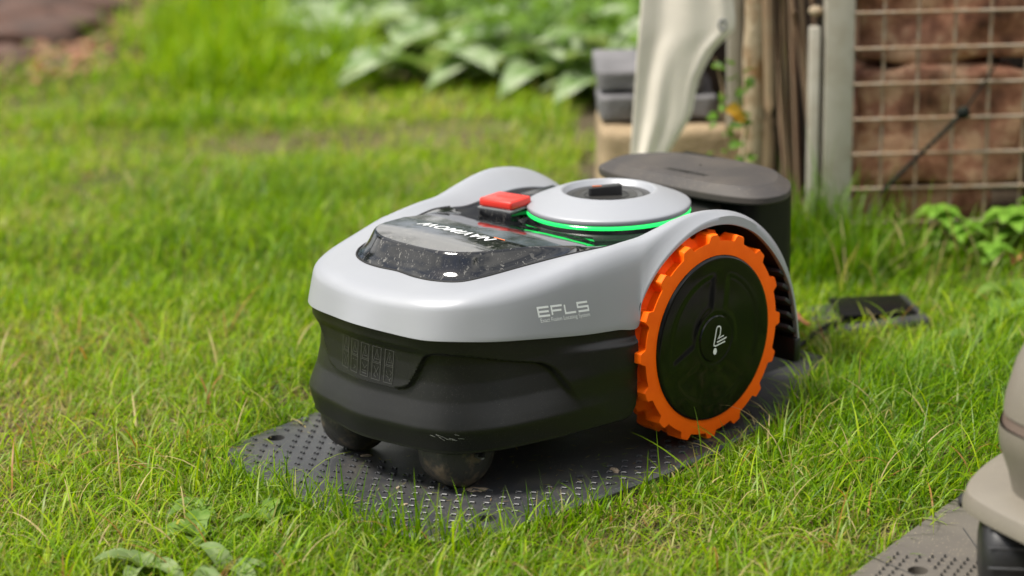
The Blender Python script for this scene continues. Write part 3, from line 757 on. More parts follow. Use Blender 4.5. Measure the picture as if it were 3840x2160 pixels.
# tower
def rounded(cx, cy, sx, sy, r, n=6):
    p = []
    for qx, qy, a0 in ((1, 1, 0), (-1, 1, 90), (-1, -1, 180), (1, -1, 270)):
        for k in range(n+1):
            a = math.radians(a0+90*k/n); p.append((cx+qx*(sx-r)+r*math.cos(a), cy+qy*(sy-r)+r*math.sin(a)))
    return np.array(p)
P = []
for z, sx, sy in ((-.004, .066, .118), (.006, .060, .108), (.02, .054, .100), (.04, .052, .097), (.218, .052, .097)):
    P.append(np.column_stack([rounded(-.252, -.028, sx, sy, .028), np.full(28, z)]))
v, f = grid(np.array(P), closed_v=True); mesh('tower', v, f, M['dockb'], dock, auto=50)
box('charging_arm', (-.192, 0, .15), (.03, .06, .12), M['dock'], dock, bev=.006)
# loose cable behind the dock and the flat black ramp
pth = [W(.28, -.22, -.004), W(.30, -.29, .0), W(.335, -.33, .006), W(.37, -.34, .004), W(.41, -.31, .0), W(.5, -.2, -.002)]
cabp = catmull([tuple(p) for p in [(-.30, .06, .004), (-.345, .05, .006), (-.40, .03, .004), (-.44, .03, .006), (-.48, .045, .004)]], 6)
tag(tube('power_cable', cabp, .0035, M['dockb'], n=8), 'thin black cable running from the charging station to the flat black tray', 'cable')
tray = thing('flat_tray', 'flat black plastic tray lying in the grass behind the charging station', 'tray')
bm = bmesh.new(); boxbm(bm, (0, 0, .008), (.15, .12, .022), bev=.008)
for vtx in bm.verts:
    if vtx.co.x > .02: vtx.co.z -= (vtx.co.x-.02)*.25
o = frombm('tray_body', bm, M['matb'], tray, auto=30); box('tray_rim', (-.01, 0, .0205), (.10, .085, .003), M['dockb'], tray, bev=.001)
tray.location = (-.50, .025, -.008); tray.rotation_euler[2] = math.radians(-38)

# ================================================================== SECOND MOWER (partly in frame) and its mat
m2 = thing('second_mower', 'dusty khaki grey robot mower cut off by the right edge of the picture', 'robot mower')
def ring_at(pts, z): return np.column_stack([pts, np.full(len(pts), z)])
C2 = np.array([-.08, .80])
def pl2(pts): return np.array(pts)
# skirt outline at top level, x/y in world metres (front is +x)
sk_top = [(.185, .80), (.184, .745), (.177, .705), (.159, .649), (.140, .619), (.101, .601), (.04, .588), (-.06, .582), (-.2, .585), (-.34, .60), (-.40, .66), (-.41, .80), (-.40, .94), (-.34, 1.0), (-.2, 1.015), (0, 1.012), (.101, .999), (.140, .981), (.159, .951), (.177, .895), (.184, .855)]
st = closed_cat(sk_top, 5); cc2 = np.array([-.11, .80])
P = [ring_at(cc2+(st-cc2)*.5, .104), ring_at(cc2+(st-cc2)*.80, .102), ring_at(cc2+(st-cc2)*.93, .0985), ring_at(cc2+(st-cc2)*.985, .0945), ring_at(cc2+(st-cc2)*.997, .0925), ring_at(cc2+(st-cc2)*1.0, .090), ring_at(cc2+(st-cc2)*1.009, .083), ring_at(cc2+(st-cc2)*1.010, .0775), ring_at(cc2+(st-cc2)*1.0, .0760), ring_at(cc2+(st-cc2)*.96, .077), ring_at(cc2+(st-cc2)*.5, .07)]
v, f = grid(np.array(P), closed_v=True); mesh('skirt', v, f, M['khaki'], m2, auto=35)
up = []
body2 = np.array([(.172, .80), (.169, .74), (.158, .690), (.138, .652), (.09, .628), (0, .612), (-.2, .605), (-.31, .63), (-.35, .69), (-.355, .80), (-.35, .91), (-.31, .97), (-.2, .995), (0, .988), (.09, .972), (.138, .948), (.158, .91), (.169, .86)])
bt = closed_cat(body2, 5)
for z, s_ in ((.100, .950), (.118, .965), (.142, .997), (.158, 1.004), (.1650, 1.002)): up.append(ring_at(cc2+(bt-cc2)*s_, z))
v, f = grid(np.array(up), closed_v=True); mesh('lower_shell', v, f, M['khaki'], m2, auto=40)
up = [ring_at(cc2+(bt-cc2)*s_, z) for z, s_ in ((.1652, .992), (.1755, .984))]
v, f = grid(np.array(up), closed_v=True); mesh('trim_stripe', v, f, M['khakid'], m2)
up = [ring_at(cc2+(bt-cc2)*s_, z) for z, s_ in ((.1757, .990), (.19, .985), (.22, .955), (.25, .90), (.275, .82), (.295, .68), (.308, .45), (.313, .02))]
v, f = grid(np.array(up), closed_v=True); mesh('upper_shell', v, f, M['khaki'], m2, auto=40)
# dark sensor recess in the skirt corner
bm = bmesh.new(); bmesh.ops.create_uvsphere(bm, u_segments=20, v_segments=12, radius=1)
bmesh.ops.transform(bm, matrix=Matrix.Translation((.128, .6075, .0765)) @ Matrix.Rotation(math.radians(-62), 4, 'Z') @ Matrix.Diagonal((.004, .011, .0065, 1)), verts=bm.verts)
frombm('corner_vent', bm, M['blackin'], m2)
for (wx, wy) in ((.136, .662), (.136, .938)):
    root = bpy.data.objects.new('front_wheel', None); link(root, m2)
    R2 = .041; prof = [(0, -.024), (.022, -.0245), (.031, -.023), (.036, -.019), (R2, -.012), (R2+.0005, 0), (R2, .012), (.036, .019), (.031, .023), (.022, .0245), (0, .024)]
    o = lathe('tyre', prof, M['tyre2'], root, (0, 0, 0), 'y', n=48, auto=60)
    rib_me = None
    for k in range(14):
        if rib_me is None:
            bm = bmesh.new(); boxbm(bm, (R2+.0002, 0, 0), (.0022, .038, .0024), bev=.0008, seg=1); rib_me = bpy.data.meshes.new('tread_rib'); bm.to_mesh(rib_me); bm.free(); rib_me.materials.append(material('tread_rib', (.05, .05, .052), .35))
        q = bpy.data.objects.new('tread_rib', rib_me); q.rotation_euler[1] = 2*math.pi*k/14; COL.objects.link(q); q.parent = root
    root.location = (wx, wy, R2+.002); root.rotation_euler[2] = math.radians(38 if wy < .8 else -38)
    box('wheel_bracket', (wx-.005, wy+.035, .05), (.04, .012, .05), M['tyre2'], m2, bev=.003)
box('chassis', (-.1, .80, .065), (.44, .34, .05), M['blackin'], m2, bev=.01)
dock2 = thing('second_base_mat', 'dusty brownish grey studded mat under the khaki mower at the right', 'mat')
ml2 = closed_cat([(.30, .80), (.298, .66), (.285, .575), (.262, .548), (.2, .535), (.064, .510), (-.052, .492), (-.25, .48), (-.46, .49), (-.48, .6), (-.48, .8), (-.48, 1.0), (-.46, 1.11), (-.25, 1.12), (-.05, 1.108), (.06, 1.09), (.2, 1.065), (.262, 1.052), (.285, 1.025), (.298, .94)], 4)
mat_plate('mat_plate', ml2, [(.146, .573)], M['khakimat'], dock2)
sh2 = (ml2-np.array([-.1, .8]))*.955+np.array([-.1, .8])
bm = bmesh.new()   # little wedge
vs_ = [bm.verts.new(p) for p in ((-.0035, -.0015, -.0005), (.0024, -.0015, -.0005), (.0024, .0015, -.0005), (-.0035, .0015, -.0005), (.0018, -.0008, .0036), (.0018, .0008, .0036))]
for q in ((0, 1, 4), (3, 5, 2), (1, 2, 5, 4), (0, 4, 5, 3), (0, 3, 2, 1)): bm.faces.new([vs_[i] for i in q])
bmesh.ops.recalc_face_normals(bm, faces=bm.faces); w_me = bpy.data.meshes.new('mat_stud'); bm.to_mesh(w_me); bm.free(); w_me.materials.append(M['khakimat']); w_me.materials.append(M['mat2_shade'])
for i, pl in enumerate(w_me.polygons): pl.material_index = 1 if i == 2 else 0  # steep wedge face coloured dark, its shade put into the material
cand = []
Rh2, Fh2 = np.array([-.7247, .6892]), np.array([-.6892, -.7247])
for i in range(-60, 60):
    for j in range(-70, 70):
        xr, yr = np.array([.10, .55])+i*.0124*Rh2+j*(-.0050*Rh2-.0088*Fh2)
        if inside(sh2, xr, yr) and not (xr < .12 and yr > .66) and (xr-.146)**2+(yr-.573)**2 > .0003: cand.append((float(xr), float(yr)))
cand.sort(key=lambda p: (CAM_POS-Vector((p[0], p[1], 0))).length if p[0] > -.12 and p[1] < .72 else 9)
for k, (p, q) in enumerate((((.03, .545), (.085, .61)), ((.15, .515), (.165, .64)))):
    c = ((p[0]+q[0])/2, (p[1]+q[1])/2, .0002); box('groove_shade', c, (.0012, math.dist(p, q), .0008), M['mat2_shade'], dock2, rot=Matrix.Rotation(math.atan2(-(q[0]-p[0]), q[1]-p[1]), 3, 'Z'))  # thin dark strips laid on the mat for the shade in its grooves
for x, y in cand[:280]:
    o = bpy.data.objects.new('mat_stud', w_me); o.location = (x, y, 0); o.rotation_euler[2] = math.radians(35); COL.objects.link(o); o.parent = dock2

# ================================================================== BACKGROUND STRUCTURE
# posts
fence = thing('mesh_panel', 'rusty grey welded wire panel fixed to the grey metal post at the right', 'wire mesh')
me_v = None; tv = [(0, 0, -.02), (0, 0, .2), (0, 0, .4), (0, 0, .62), (0, 0, .85)]
v, f = grid(tube_pts(tv, .0027, 6), closed_v=True); vm = bpy.data.meshes.new('vertical_wire'); vm.from_pydata([tuple(q) for q in v], [], f); vm.materials.append(M['wire']); vm.polygons.foreach_set('use_smooth', [True]*len(vm.polygons))
for k in range(20):
    s = .465+.0526*k
    o = bpy.data.objects.new('vertical_wire', vm); o.location = W(s, .0, 0); COL.objects.link(o); o.parent = fence; o.rotation_euler = (random.uniform(-.006, .006), random.uniform(-.006, .006), k)
    if k == 3:   # the bent one
        o.data = vm.copy()
        for q in o.data.vertices:
            if .21 < q.co.z < .63: pass
pw = [W(.421, -.004, 0), W(.8, -.004, .0005), W(1.2, -.004, 0), W(1.5, -.004, 0)]
v, f = grid(tube_pts(pw, .0027, 6), closed_v=True); hm = bpy.data.meshes.new('horizontal_wire'); hm.from_pydata([tuple(q) for q in v], [], f); hm.materials.append(M['wire']); hm.polygons.foreach_set('use_smooth', [True]*len(hm.polygons))
for k in range(16):
    o = bpy.data.objects.new('horizontal_wire', hm); o.location = (0, 0, .032+.0531*k); COL.objects.link(o); o.parent = fence
rotW = Matrix(((WE[0], WN[0], 0), (WE[1], WN[1], 0), (0, 0, 1)))
gp = thing('grey_post', 'wide flat grey metal post at the left end of the wire panel', 'post')
o = box('post_body', tuple(W(.400, .018, .43)), (.043, .04, .92), M['postgrey'], gp, rot=rotW, bev=.002)
o = box('gap_shade_strip', tuple(W(.3745, .040, .43)), (.008, .02, .92), M['boards'], gp, rot=rotW)  # dark strip added for the shaded gap between the two posts
np_ = thing('narrow_post', 'narrow grey metal stake standing just left of the wide grey post', 'post')
box('stake', tuple(W(.3635, .012, .155)), (.0155, .02, .35), M['postgrey'], np_, rot=rotW, bev=.002)
bm = bmesh.new(); bmesh.ops.create_uvsphere(bm, u_segments=14, v_segments=10, radius=.011); bmesh.ops.transform(bm, matrix=Matrix.Translation(W(.366, .02, .352)) @ Matrix.Diagonal((1, 1, .7, 1)), verts=bm.verts)
frombm('stake_cap', bm, M['pole'], np_)
# cord with knot
cord = thing('cord', 'dark green twisted cord with a knot tied diagonally across the wire panel', 'cord')
pa = [Vector(W(.583, -.014, .200))*(1-t)+Vector(W(.466, -.010, .082))*t for t in np.linspace(0, 1, 40)]
e1 = Vector(WE); 
for ph in (0, math.pi):
    pp = [p+Vector((0, 0, 1))*.0022*math.cos(i*1.1+ph)+Vector(WN)*.0022*math.sin(i*1.1+ph) for i, p in enumerate(pa)]
    tube('strand', pp, .0023, M['cord'], cord, n=6)
tube('thin_end', [W(.583, -.014, .20), W(.598, -.012, .222), W(.615, -.010, .245), W(.629, -.009, .27), W(.624, -.010, .287)], .0018, M['cord'], cord, n=6)
bm = bmesh.new(); bmesh.ops.create_icosphere(bm, subdivisions=3, radius=.0095)
for q in bm.verts: q.co *= 1+.35*noise.noise(q.co*240)
bmesh.ops.translate(bm, vec=W(.583, -.014, .200), verts=bm.verts); frombm('knot', bm, M['cord'], cord)
# stone blocks
def rock(name, s0, s1, z0, z1, o0, o1, mat, label, cat, group=None, seed=0, amp=.012, cuts=18):
    bm = bmesh.new(); bmesh.ops.create_cube(bm, size=1.0); bmesh.ops.subdivide_edges(bm, edges=bm.edges, cuts=cuts, use_grid_fill=True)
    sx, sy, sz = s1-s0, o1-o0, z1-z0
    for q in bm.verts:
        p = q.co.copy(); r = Vector((abs(p.x)*2, abs(p.y)*2, abs(p.z)*2))
        # round the corners
        k = max(r); ln = (r.x**26+r.y**26+r.z**26)**(1/26); p = p*(k/ln)
        P_ = Vector((p.x*sx, p.y*sy, p.z*sz)); nn = p.normalized()
        a = noise.fractal(P_*14+Vector((seed*7, 0, 0)), 1.0, 2.0, 5)
        P_ += nn*a*amp+nn*noise.noise(P_*9+Vector((seed, 3, 1)))*amp*1.6
        q.co = W((s0+s1)/2+P_.x, (o0+o1)/2-P_.y, (z0+z1)/2+P_.z)
    o = frombm(name, bm, mat); return tag(o, label, cat, group)
BG = 'rough red stone blocks behind the wire panel'
rock('stone_block', .431, .700, .268, .43, .035, .24, M['block'], 'reddish brown stone block at the top behind the wire panel', 'stone', BG, 1)
rock('stone_block', .430, .685, .080, .255, .030, .24, M['block'], 'large reddish stone block in the middle behind the wire and cord', 'stone', BG, 2)
rock('stone_block', .436, .640, -.03, .072, .055, .24, M['block'], 'darker low red stone block at ground level behind the wire panel', 'stone', BG, 3)
rock('stone_block', .725, 1.02, -.03, .20, .04, .24, M['block'], 'red stone block lying beyond the right edge gap, lower one', 'stone', BG, 4, cuts=10)
rock('stone_block', .735, 1.0, .21, .42, .05, .24, M['block'], 'red stone block lying beyond the right edge gap, upper one', 'stone', BG, 5, cuts=10)
rock('stone_block', .44, .72, .44, .62, .05, .24, M['block'], 'red stone block above the top of the picture in the pile', 'stone', BG, 6, cuts=10)
# dark boards added to stand in for the shaded recess
bf = thing('recess_backing', 'dark vertical boards added for the shaded recess behind the posts and stones', 'board fence')
for k in range(17):
    s = .235+.088*k; box('board', tuple(W(s, .37+random.uniform(-.006, .006), .44)), (.082, .02, .95), M['boards'], bf, rot=rotW, bev=.002)
box('rail', tuple(W(.60, .345, .78)), (1.8, .03, .07), M['boards'], bf, rot=rotW, bev=.003)
# tan stone and grey slabs
rock('tan_stone', .052, .295, -.03, .158, .11, .34, M['sand'], 'tan sandstone block on the ground behind the charging station', 'stone', None, 8, amp=.005)
rock('grey_slab', .052, .235, .166, .203, .15, .36, M['concrete'], 'lower blue-grey stone slab left of the hanging tarp', 'stone slab', 'grey slabs left of the tarp', 9, amp=.004, cuts=10)
rock('grey_slab', .048, .215, .210, .244, .16, .36, M['concrete'], 'upper blue-grey stone slab left of the hanging tarp', 'stone slab', 'grey slabs left of the tarp', 10, amp=.004, cuts=10)
# wooden pole and grey flat bar
pole = thing('wooden_pole', 'pale peeled wooden pole with brown streaks between tarp and grey post', 'pole')
pp = [W(.279, .09, -.03), W(.281, .088, .1), W(.284, .087, .2), (W(.286, .087, .36)), W(.287, .088, .6), W(.289, .09, .88)]
P = tube_pts([tuple(p) for p in catmull([tuple(q) for q in pp], 8)], .0175, 20)
for i in range(P.shape[0]):
    for j in range(P.shape[1]):
        n_ = noise.noise(Vector(P[i, j])*Vector((1, 1, .25)).length*40); c_ = P[i].mean(0); q_ = Vector(P[i, j]); n_ = noise.noise(Vector((q_.x*60, q_.y*60, q_.z*9))); P[i, j] = c_+(P[i, j]-c_)*(1+.22*n_)
v, f = grid(P, closed_v=True); mesh('pole_shaft', v, f, M['pole'], pole)
bark_strip = []
for k, (a, r_) in enumerate(((.302, .010), (.312, .006))):
    q = catmull([tuple(W(a+.004*math.sin(z*9+k), .075, z)) for z in (-.02, .1, .2, .3, .45, .7, .88)], 4); tube('bark_strip', q, r_, M['boards'] if k else M['stalk'], pole, n=8)
tag(box('flat_bar', tuple(W(.2585, .135, .44)), (.022, .012, .93), M['postgrey'], None, rot=rotW, bev=.001), 'grey flat metal bar behind the right edge of the tarp', 'bar')
# dry stalks
for k in range(11):
    s0 = .300+.0055*k; s1 = s0+random.uniform(.02, .075); z1 = random.uniform(.30, .55); o_ = random.uniform(.06, .2)
    q = catmull([tuple(W(s1, o_-.03, -.015)), tuple(W((s0+s1)/2+random.uniform(-.01, .01), o_, z1*.45)), tuple(W(s0, o_, z1))], 7)
    o = tube('dry_stalk', q, [random.uniform(.0018, .0042)]*len(q), M['stalk'], n=6)
    tag(o, ['first', 'second', 'third', 'fourth', 'fifth', 'sixth', 'seventh', 'eighth', 'ninth', 'tenth', 'eleventh'][k]+' dry brown stalk from the wooden pole in the dark gap', 'stalk', 'dry stalks in the dark gap')
# tarp
tarp = thing('hanging_tarp', 'cream coloured tarpaulin hanging in folds with a metal eyelet', 'tarp')
zs = np.array([.08, .125, .143, .203, .257, .304, .330, .35, .374, .45, .6, .8, .9]); lft = np.array([.080, .086, .088, .092, .096, .099, .101, .103, .105, .108, .11, .11, .11]); rgt = np.array([.112, .136, .145, .178, .192, .216, .242, .242, .239, .25, .30, .34, .36])
P = []
for i, z in enumerate(np.linspace(.08, .9, 90)):
    l = np.interp(z, zs, lft); r = np.interp(z, zs, rgt); row = []
    for u in np.linspace(0, 1, 40):
        s = l+(r-l)*u
        fold = .003*math.sin(u*math.pi*2.0+z*3.0+.6)*min(1, z*3)+.006*math.exp(-((u-.42-.35*(z-.2))/.16)**2)-.006*math.exp(-((u-.22)/.12)**2)*sstep(.15, .3, z)+.0012*math.sin(u*17+z*11)
        curl = .012*sstep(.86, 1, u)
        row.append(tuple(W(s+.002*math.sin(z*40)*u, -.01-fold+curl, z)))
    P.append(row)
v, f = grid(np.array(P)); to = mesh('cloth', v, f, M['tarp'], tarp)
sm = to.modifiers.new('thickness', 'SOLIDIFY'); sm.thickness = .0018
tb = bvh_of(to); h = tb.ray_cast(W(.2245, -.3, .339), Vector(-WN)); ec = h[0] if h[0] else W(.2245, -.02, .339)
Pr = []
nn_ = Vector(WN); ee = Vector(WE); uz = Vector((0, 0, 1))
for a in np.linspace(0, 2*np.pi, 28, endpoint=False):
    d = ee*math.cos(a)*.62+uz*math.sin(a); Pr.append([tuple(ec+d*r+nn_*h_) for r, h_ in ((.0055, .0005), (.0062, .0030), (.0085, .0034), (.0105, .0008))])
v, f = grid(np.array(Pr), closed_u=True); mesh('eyelet', v, f, M['clear'], tarp)
Pr = [[tuple(ec+(ee*math.cos(a)*.62+uz*math.sin(a))*.0058*q+nn_*.0006) for q in (1, .01)] for a in np.linspace(0, 2*np.pi, 28, endpoint=False)]
v, f = grid(np.array(Pr), closed_u=True); mesh('eyelet_hole', v, f, M['blackin'], tarp)
# the rail the tarp hangs over
tag(tube('top_rail', [W(-.02, .02, .9), W(.45, .02, .9)], .016, M['pole'], n=12), 'wooden rail above the picture that carries the tarp', 'rail')

# ================================================================== PLANTS
def leaf_geo(L, Wd, n=8, m=4, droop=.6, lobes=0, fold=.15, wave=0.0, seed=0, up=.5):
    """leaf along +x, rising then drooping"""
    P = []; x = 0; z = 0; a = up
    for i in range(n+1):
        t = i/n; wd_ = Wd*.5*(math.sin(math.pi*min(1, t*.93+.07)**.75)**.9)*(1+lobes*.35*math.sin(t*math.pi*5))
        if i == n: wd_ = .0005
        row = []
        for j in range(-m, m+1):
            u = j/m; row.append((x, u*wd_, z+abs(u)*wd_*fold*2+wave*math.sin(t*9+u*4+seed)*abs(u)))
        P.append(row); x += L/n*math.cos(a); z += L/n*math.sin(a); a -= droop/n*2
    return np.array(P)
def plant(name, loc, leaves, mat, label, cat, group=None, stem=None, scale=1.0):
    root = thing(name, label, cat, group); root.location = loc
    for (az, L, Wd, droop, up, kw) in leaves:
        P = leaf_geo(L, Wd, droop=droop, up=up, **kw); v, f = grid(P)
        o = mesh('leaf', v, f, kw.get('mt', mat) if False else mat, root); o.rotation_euler[2] = az; o.location = (0, 0, kw.get('z', 0) if False else 0)
    return root
def G0(x, y): return (x, y, GZ)
# pale broad leaved rosettes at the back of the lawn
pos = [(-1.32, -1.78), (-1.44, -1.46), (-1.38, -2.14), (-1.50, -1.98), (-1.62, -1.72), (-1.55, -2.28), (-1.80, -2.00), (-1.45, -1.62), (-2.0, -2.45), (-1.74, -1.52), (-2.1, -2.1), (-1.72, -2.55), (-1.42, -1.30), (-1.58, -1.42), (-1.78, -1.72), (-1.95, -1.62)]
names = ['nearest pale broad-leaved plant at the back edge of the lawn', 'pale broad-leaved plant with wavy leaves close to the grey slabs', 'pale leafy plant behind the nearest rosette', 'pale leafy rosette in the middle of the back bed', 'pale rosette just left of the tarp top', 'small-leaved pale plant at the left of the back bed', 'pale rosette in the second row of the back bed', 'leftmost pale plant in the back bed', 'far pale plant at the top edge, left part', 'pale plant hanging over the slabs at the top', 'far pale plant at the top edge, right part', 'far left pale plant half hidden by tall grass', 'pale plant nearest the grey slabs, at the right end of the bed', 'pale plant just above the upper grey slab', 'pale plant in the third row near the tarp top', 'farthest right pale plant at the top edge beside the tarp']
for k, (x, y) in enumerate(pos):
    lv = []
    nlf = random.randint(6, 9)
    for i in range(nlf):
        az = 2*math.pi*i/nlf+random.uniform(-.3, .3)
        if k in (0, 1) and i < 3: az = random.uniform(-.2, 1.6)
        lv.append((az, random.uniform(.20, .30), random.uniform(.09, .14), random.uniform(.6, 1.2), random.uniform(.55, 1.15), dict(wave=.008, seed=i)))
    plant('broadleaf_plant', G0(x, y), lv, M['paleleaf'], names[k], 'plant', 'pale broad-leaved plants at the back of the lawn')
# green undergrowth filling the bed : stuff made of small leaves
def leaf_stuff(name, centers, n, size, mat, label, hz=.2, tint=None, flat=False, attr=False):
    vs, fs, cs = [], [], []
    for i in range(n):
        cx_, cy_, r = centers[i % len(centers)]
        a = random.uniform(0, 2*math.pi); rr = r*math.sqrt(random.random()); x, y = cx_+rr*math.cos(a), cy_+rr*math.sin(a)
        z = GZ+(random.uniform(0, .014) if flat else random.random()**1.3*hz); L = size*random.uniform(.6, 1.4); wd_ = L*random.uniform(.3, .55)
        M3 = Matrix.Rotation(random.uniform(0, 6.28), 3, 'Z') @ Matrix.Rotation(random.uniform(-.3, .3) if flat else random.uniform(-1.1, .6), 3, 'Y') @ Matrix.Rotation(random.uniform(-.5, .5), 3, 'X')
        k = len(vs)
        for p in ((0, 0, 0), (L*.35, wd_/2, .1*L), (L*.35, -wd_/2, .1*L), (L*.75, wd_*.35, .05*L), (L*.75, -wd_*.35, .05*L), (L, 0, -.1*L)): vs.append(tuple(Vector((x, y, z))+M3 @ Vector(p)))
        fs += [(k, k+2, k+1), (k+1, k+2, k+4, k+3), (k+3, k+4, k+5)]
        if attr:
            c = random.choice(tint); j = random.uniform(.7, 1.25); cs += [(c[0]*j, c[1]*j, c[2]*j, 1)]*6
    o = mesh(name, vs, fs, mat, smooth=False)
    if attr:
        ca = o.data.color_attributes.new('tint', 'FLOAT_COLOR', 'POINT'); ca.data.foreach_set('color', np.array(cs, dtype=np.float32).ravel())
    return tag(o, label, None, None, 'stuff')
leaf_stuff('undergrowth', [(-1.95, -2.35, .5), (-2.1, -2.6, .6), (-2.5, -2.5, .7), (-1.7, -1.55, .35), (-2.2, -1.9, .5), (-2.9, -3.0, 1.0), (-2.7, -2.0, .7)], 9000, .05, M['ivy'], 'green undergrowth between the pale plants', hz=.16)
leaf_stuff('leaf_litter', [(-.95, -3.0, .55), (-1.15, -3.3, .6), (-.6, -2.95, .4), (-1.5, -3.6, .7), (-.75, -2.7, .28)], 5200, .045, M['litter'], 'brown fallen leaves and bark bits in the far left corner', hz=.03, flat=True, attr=True,
           tint=[(.22, .10, .06), (.30, .15, .09), (.16, .08, .05), (.36, .24, .14), (.10, .06, .05), (.42, .20, .10), (.12, .14, .04)])
for k, (x, y, r, lb) in enumerate([(-1.08, -3.08, .15, 'dark reddish stone at the far left edge among dead leaves'), (-.80, -2.72, .08, 'small reddish stone nearest the lawn in the far left corner'), (-1.30, -3.45, .20, 'large dark stone at the top left corner of the picture')]):
    bm = bmesh.new(); bmesh.ops.create_icosphere(bm, subdivisions=4, radius=1)
    for q in bm.verts: q.co = Vector((q.co.x*r*1.4, q.co.y*r, q.co.z*r*.45))*(1+.5*noise.noise(q.co*1.6+Vector((k*5, 0, 0))))
    o = frombm('rock', bm, M['lug_stone']); o.location = (x, y, 0); o.rotation_euler[2] = k; tag(o, lb, 'rock')
# creeper between tarp and pole
iv = thing('creeper', 'small green creeper with one yellow leaf climbing beside the tarp', 'plant')
stem = catmull([tuple(W(.255, .06, -.02)), tuple(W(.248, .05, .08)), tuple(W(.238, .045, .16)), tuple(W(.232, .05, .23)), tuple(W(.22, .05, .28))], 6); tube('stem', stem, .0018, M['stalk'], iv, n=6)
stem = catmull([tuple(W(.262, .04, -.02)), tuple(W(.272, .03, .06)), tuple(W(.262, .03, .13)), tuple(W(.268, .035, .18))], 6); tube('stem', stem, .0015, M['ivy'], iv, n=6)
for k in range(44):
    t = random.random(); s = .215+.055*random.random(); z = random.choice([random.uniform(.19, .28), random.uniform(.03, .14), random.uniform(.12, .22)])
    P = leaf_geo(random.uniform(.014, .026), random.uniform(.010, .018), n=5, m=2, droop=.5, up=.1); v, f = grid(P); o = mesh('leaf', v, f, M['ivy'] if k % 3 else M['brightleaf'], iv)
    o.location = W(s, random.uniform(.0, .06), z); o.rotation_euler = (random.uniform(-1, 1), random.uniform(-.9, .9), random.uniform(-.5, 2.2))
for s, z, L in ((.2345, .205, .032), (.243, .196, .026)):
    P = leaf_geo(L, .022, n=6, m=3, droop=.6, up=.2, fold=.3); v, f = grid(P); o = mesh('leaf', v, f, M['yellowleaf'], iv); o['label'] = 'yellow leaf'; o.location = W(s, .02, z); o.rotation_euler = (.9, .2, math.atan2(WE[1], WE[0]))
# seedlings in front of the wire panel
def seedling(loc, h, label, n=5, r=.03):
    root = thing('seedling', label, 'plant', 'bright green seedlings by the wire panel'); root.location = loc
    tube('stem', [(0, 0, 0), (.004, .003, h*.5), (.002, 0, h)], .0014, M['ivy'], root, n=6)
    for lvl, (zz, cnt, sc_) in enumerate(((h*.55, 3, .8), (h*.85, 4, 1.0), (h, n, .85))):
        for i in range(cnt):
            a = 2*math.pi*i/cnt+lvl*.8+random.uniform(-.25, .25); L = r*1.5*sc_
            P = leaf_geo(L, L*.72, n=10, m=3, droop=.55, up=.35, lobes=.6, fold=.1); v, f = grid(P); o = mesh('leaf', v, f, M['brightleaf'], root); o.location = (0, 0, zz); o.rotation_euler[2] = a
for s, off, h, r, lb in ((.545, -.05, .075, .030, 'bright green seedling left of centre before the wire panel'), (.575, -.07, .055, .030, 'low bright seedling with toothed leaves before the wire panel'), (.648, -.06, .07, .034, 'bright seedling at the right picture edge before the wire'), (.61, -.12, .035, .026, 'tiny seedling between the two larger ones'), (.70, -.03, .08, .03, 'bright seedling just beyond the right picture edge')):
    seedling(tuple(W(s, off, GZ)), h, lb, r=r)
# foreground weeds, lower left
fw = [((.535, -.062), 6, .060, .026, 'weed', 'light green toothed weed nearest the mat in the lower left'), ((.600, .085), 6, .085, .022, 'greyweed', 'grey-green long-leaved weed in the lower left foreground'), ((.655, .020), 7, .08, .024, 'greyweed', 'grey-green weed closest to the bottom left corner'),
      ((.495, .010), 5, .055, .022, 'weed', 'small light weed between the mat and the toothed weed'), ((.640, .135), 5, .08, .021, 'greyweed', 'grey-green weed with a raised oval leaf at the bottom'), ((.57, -.01), 6, .06, .026, 'weed', 'bushy light green weed in the middle of the weed patch')]
for (x, y), nlf, L, wd_, mt, lb in fw:
    lv = [(2*math.pi*i/nlf+random.uniform(-.5, .5), L*random.uniform(.55, .95), wd_*random.uniform(.6, 1.05), random.uniform(.7, 1.4), random.uniform(.7, 1.25), dict(lobes=.35 if mt == 'weed' else 0, n=10, fold=.22, seed=i)) for i in range(nlf)]
    plant('weed', (x, y, GZ+.006), lv, M[mt], lb, 'weed', 'weeds in the lower left foreground')
# broad dandelion-like leaves at right
for k, (x, y, lb) in enumerate([(-.60, .17, 'leafy weed right of the flat black tray'), (-.52, .22, 'leafy weed nearest the right side, mid distance'), (-.72, .12, 'leafy weed just in front of the seedlings'), (-.66, .26, 'leafy weed at the right picture edge')]):
    lv = [(2*math.pi*i/8+random.uniform(-.4, .4), random.uniform(.07, .11), random.uniform(.02, .032), .8, random.uniform(.5, 1.1), dict(lobes=.3, n=9, seed=i)) for i in range(8)]
    plant('leafy_weed', G0(x, y), lv, M['weed'], lb, 'weed', 'leafy weeds at the right')
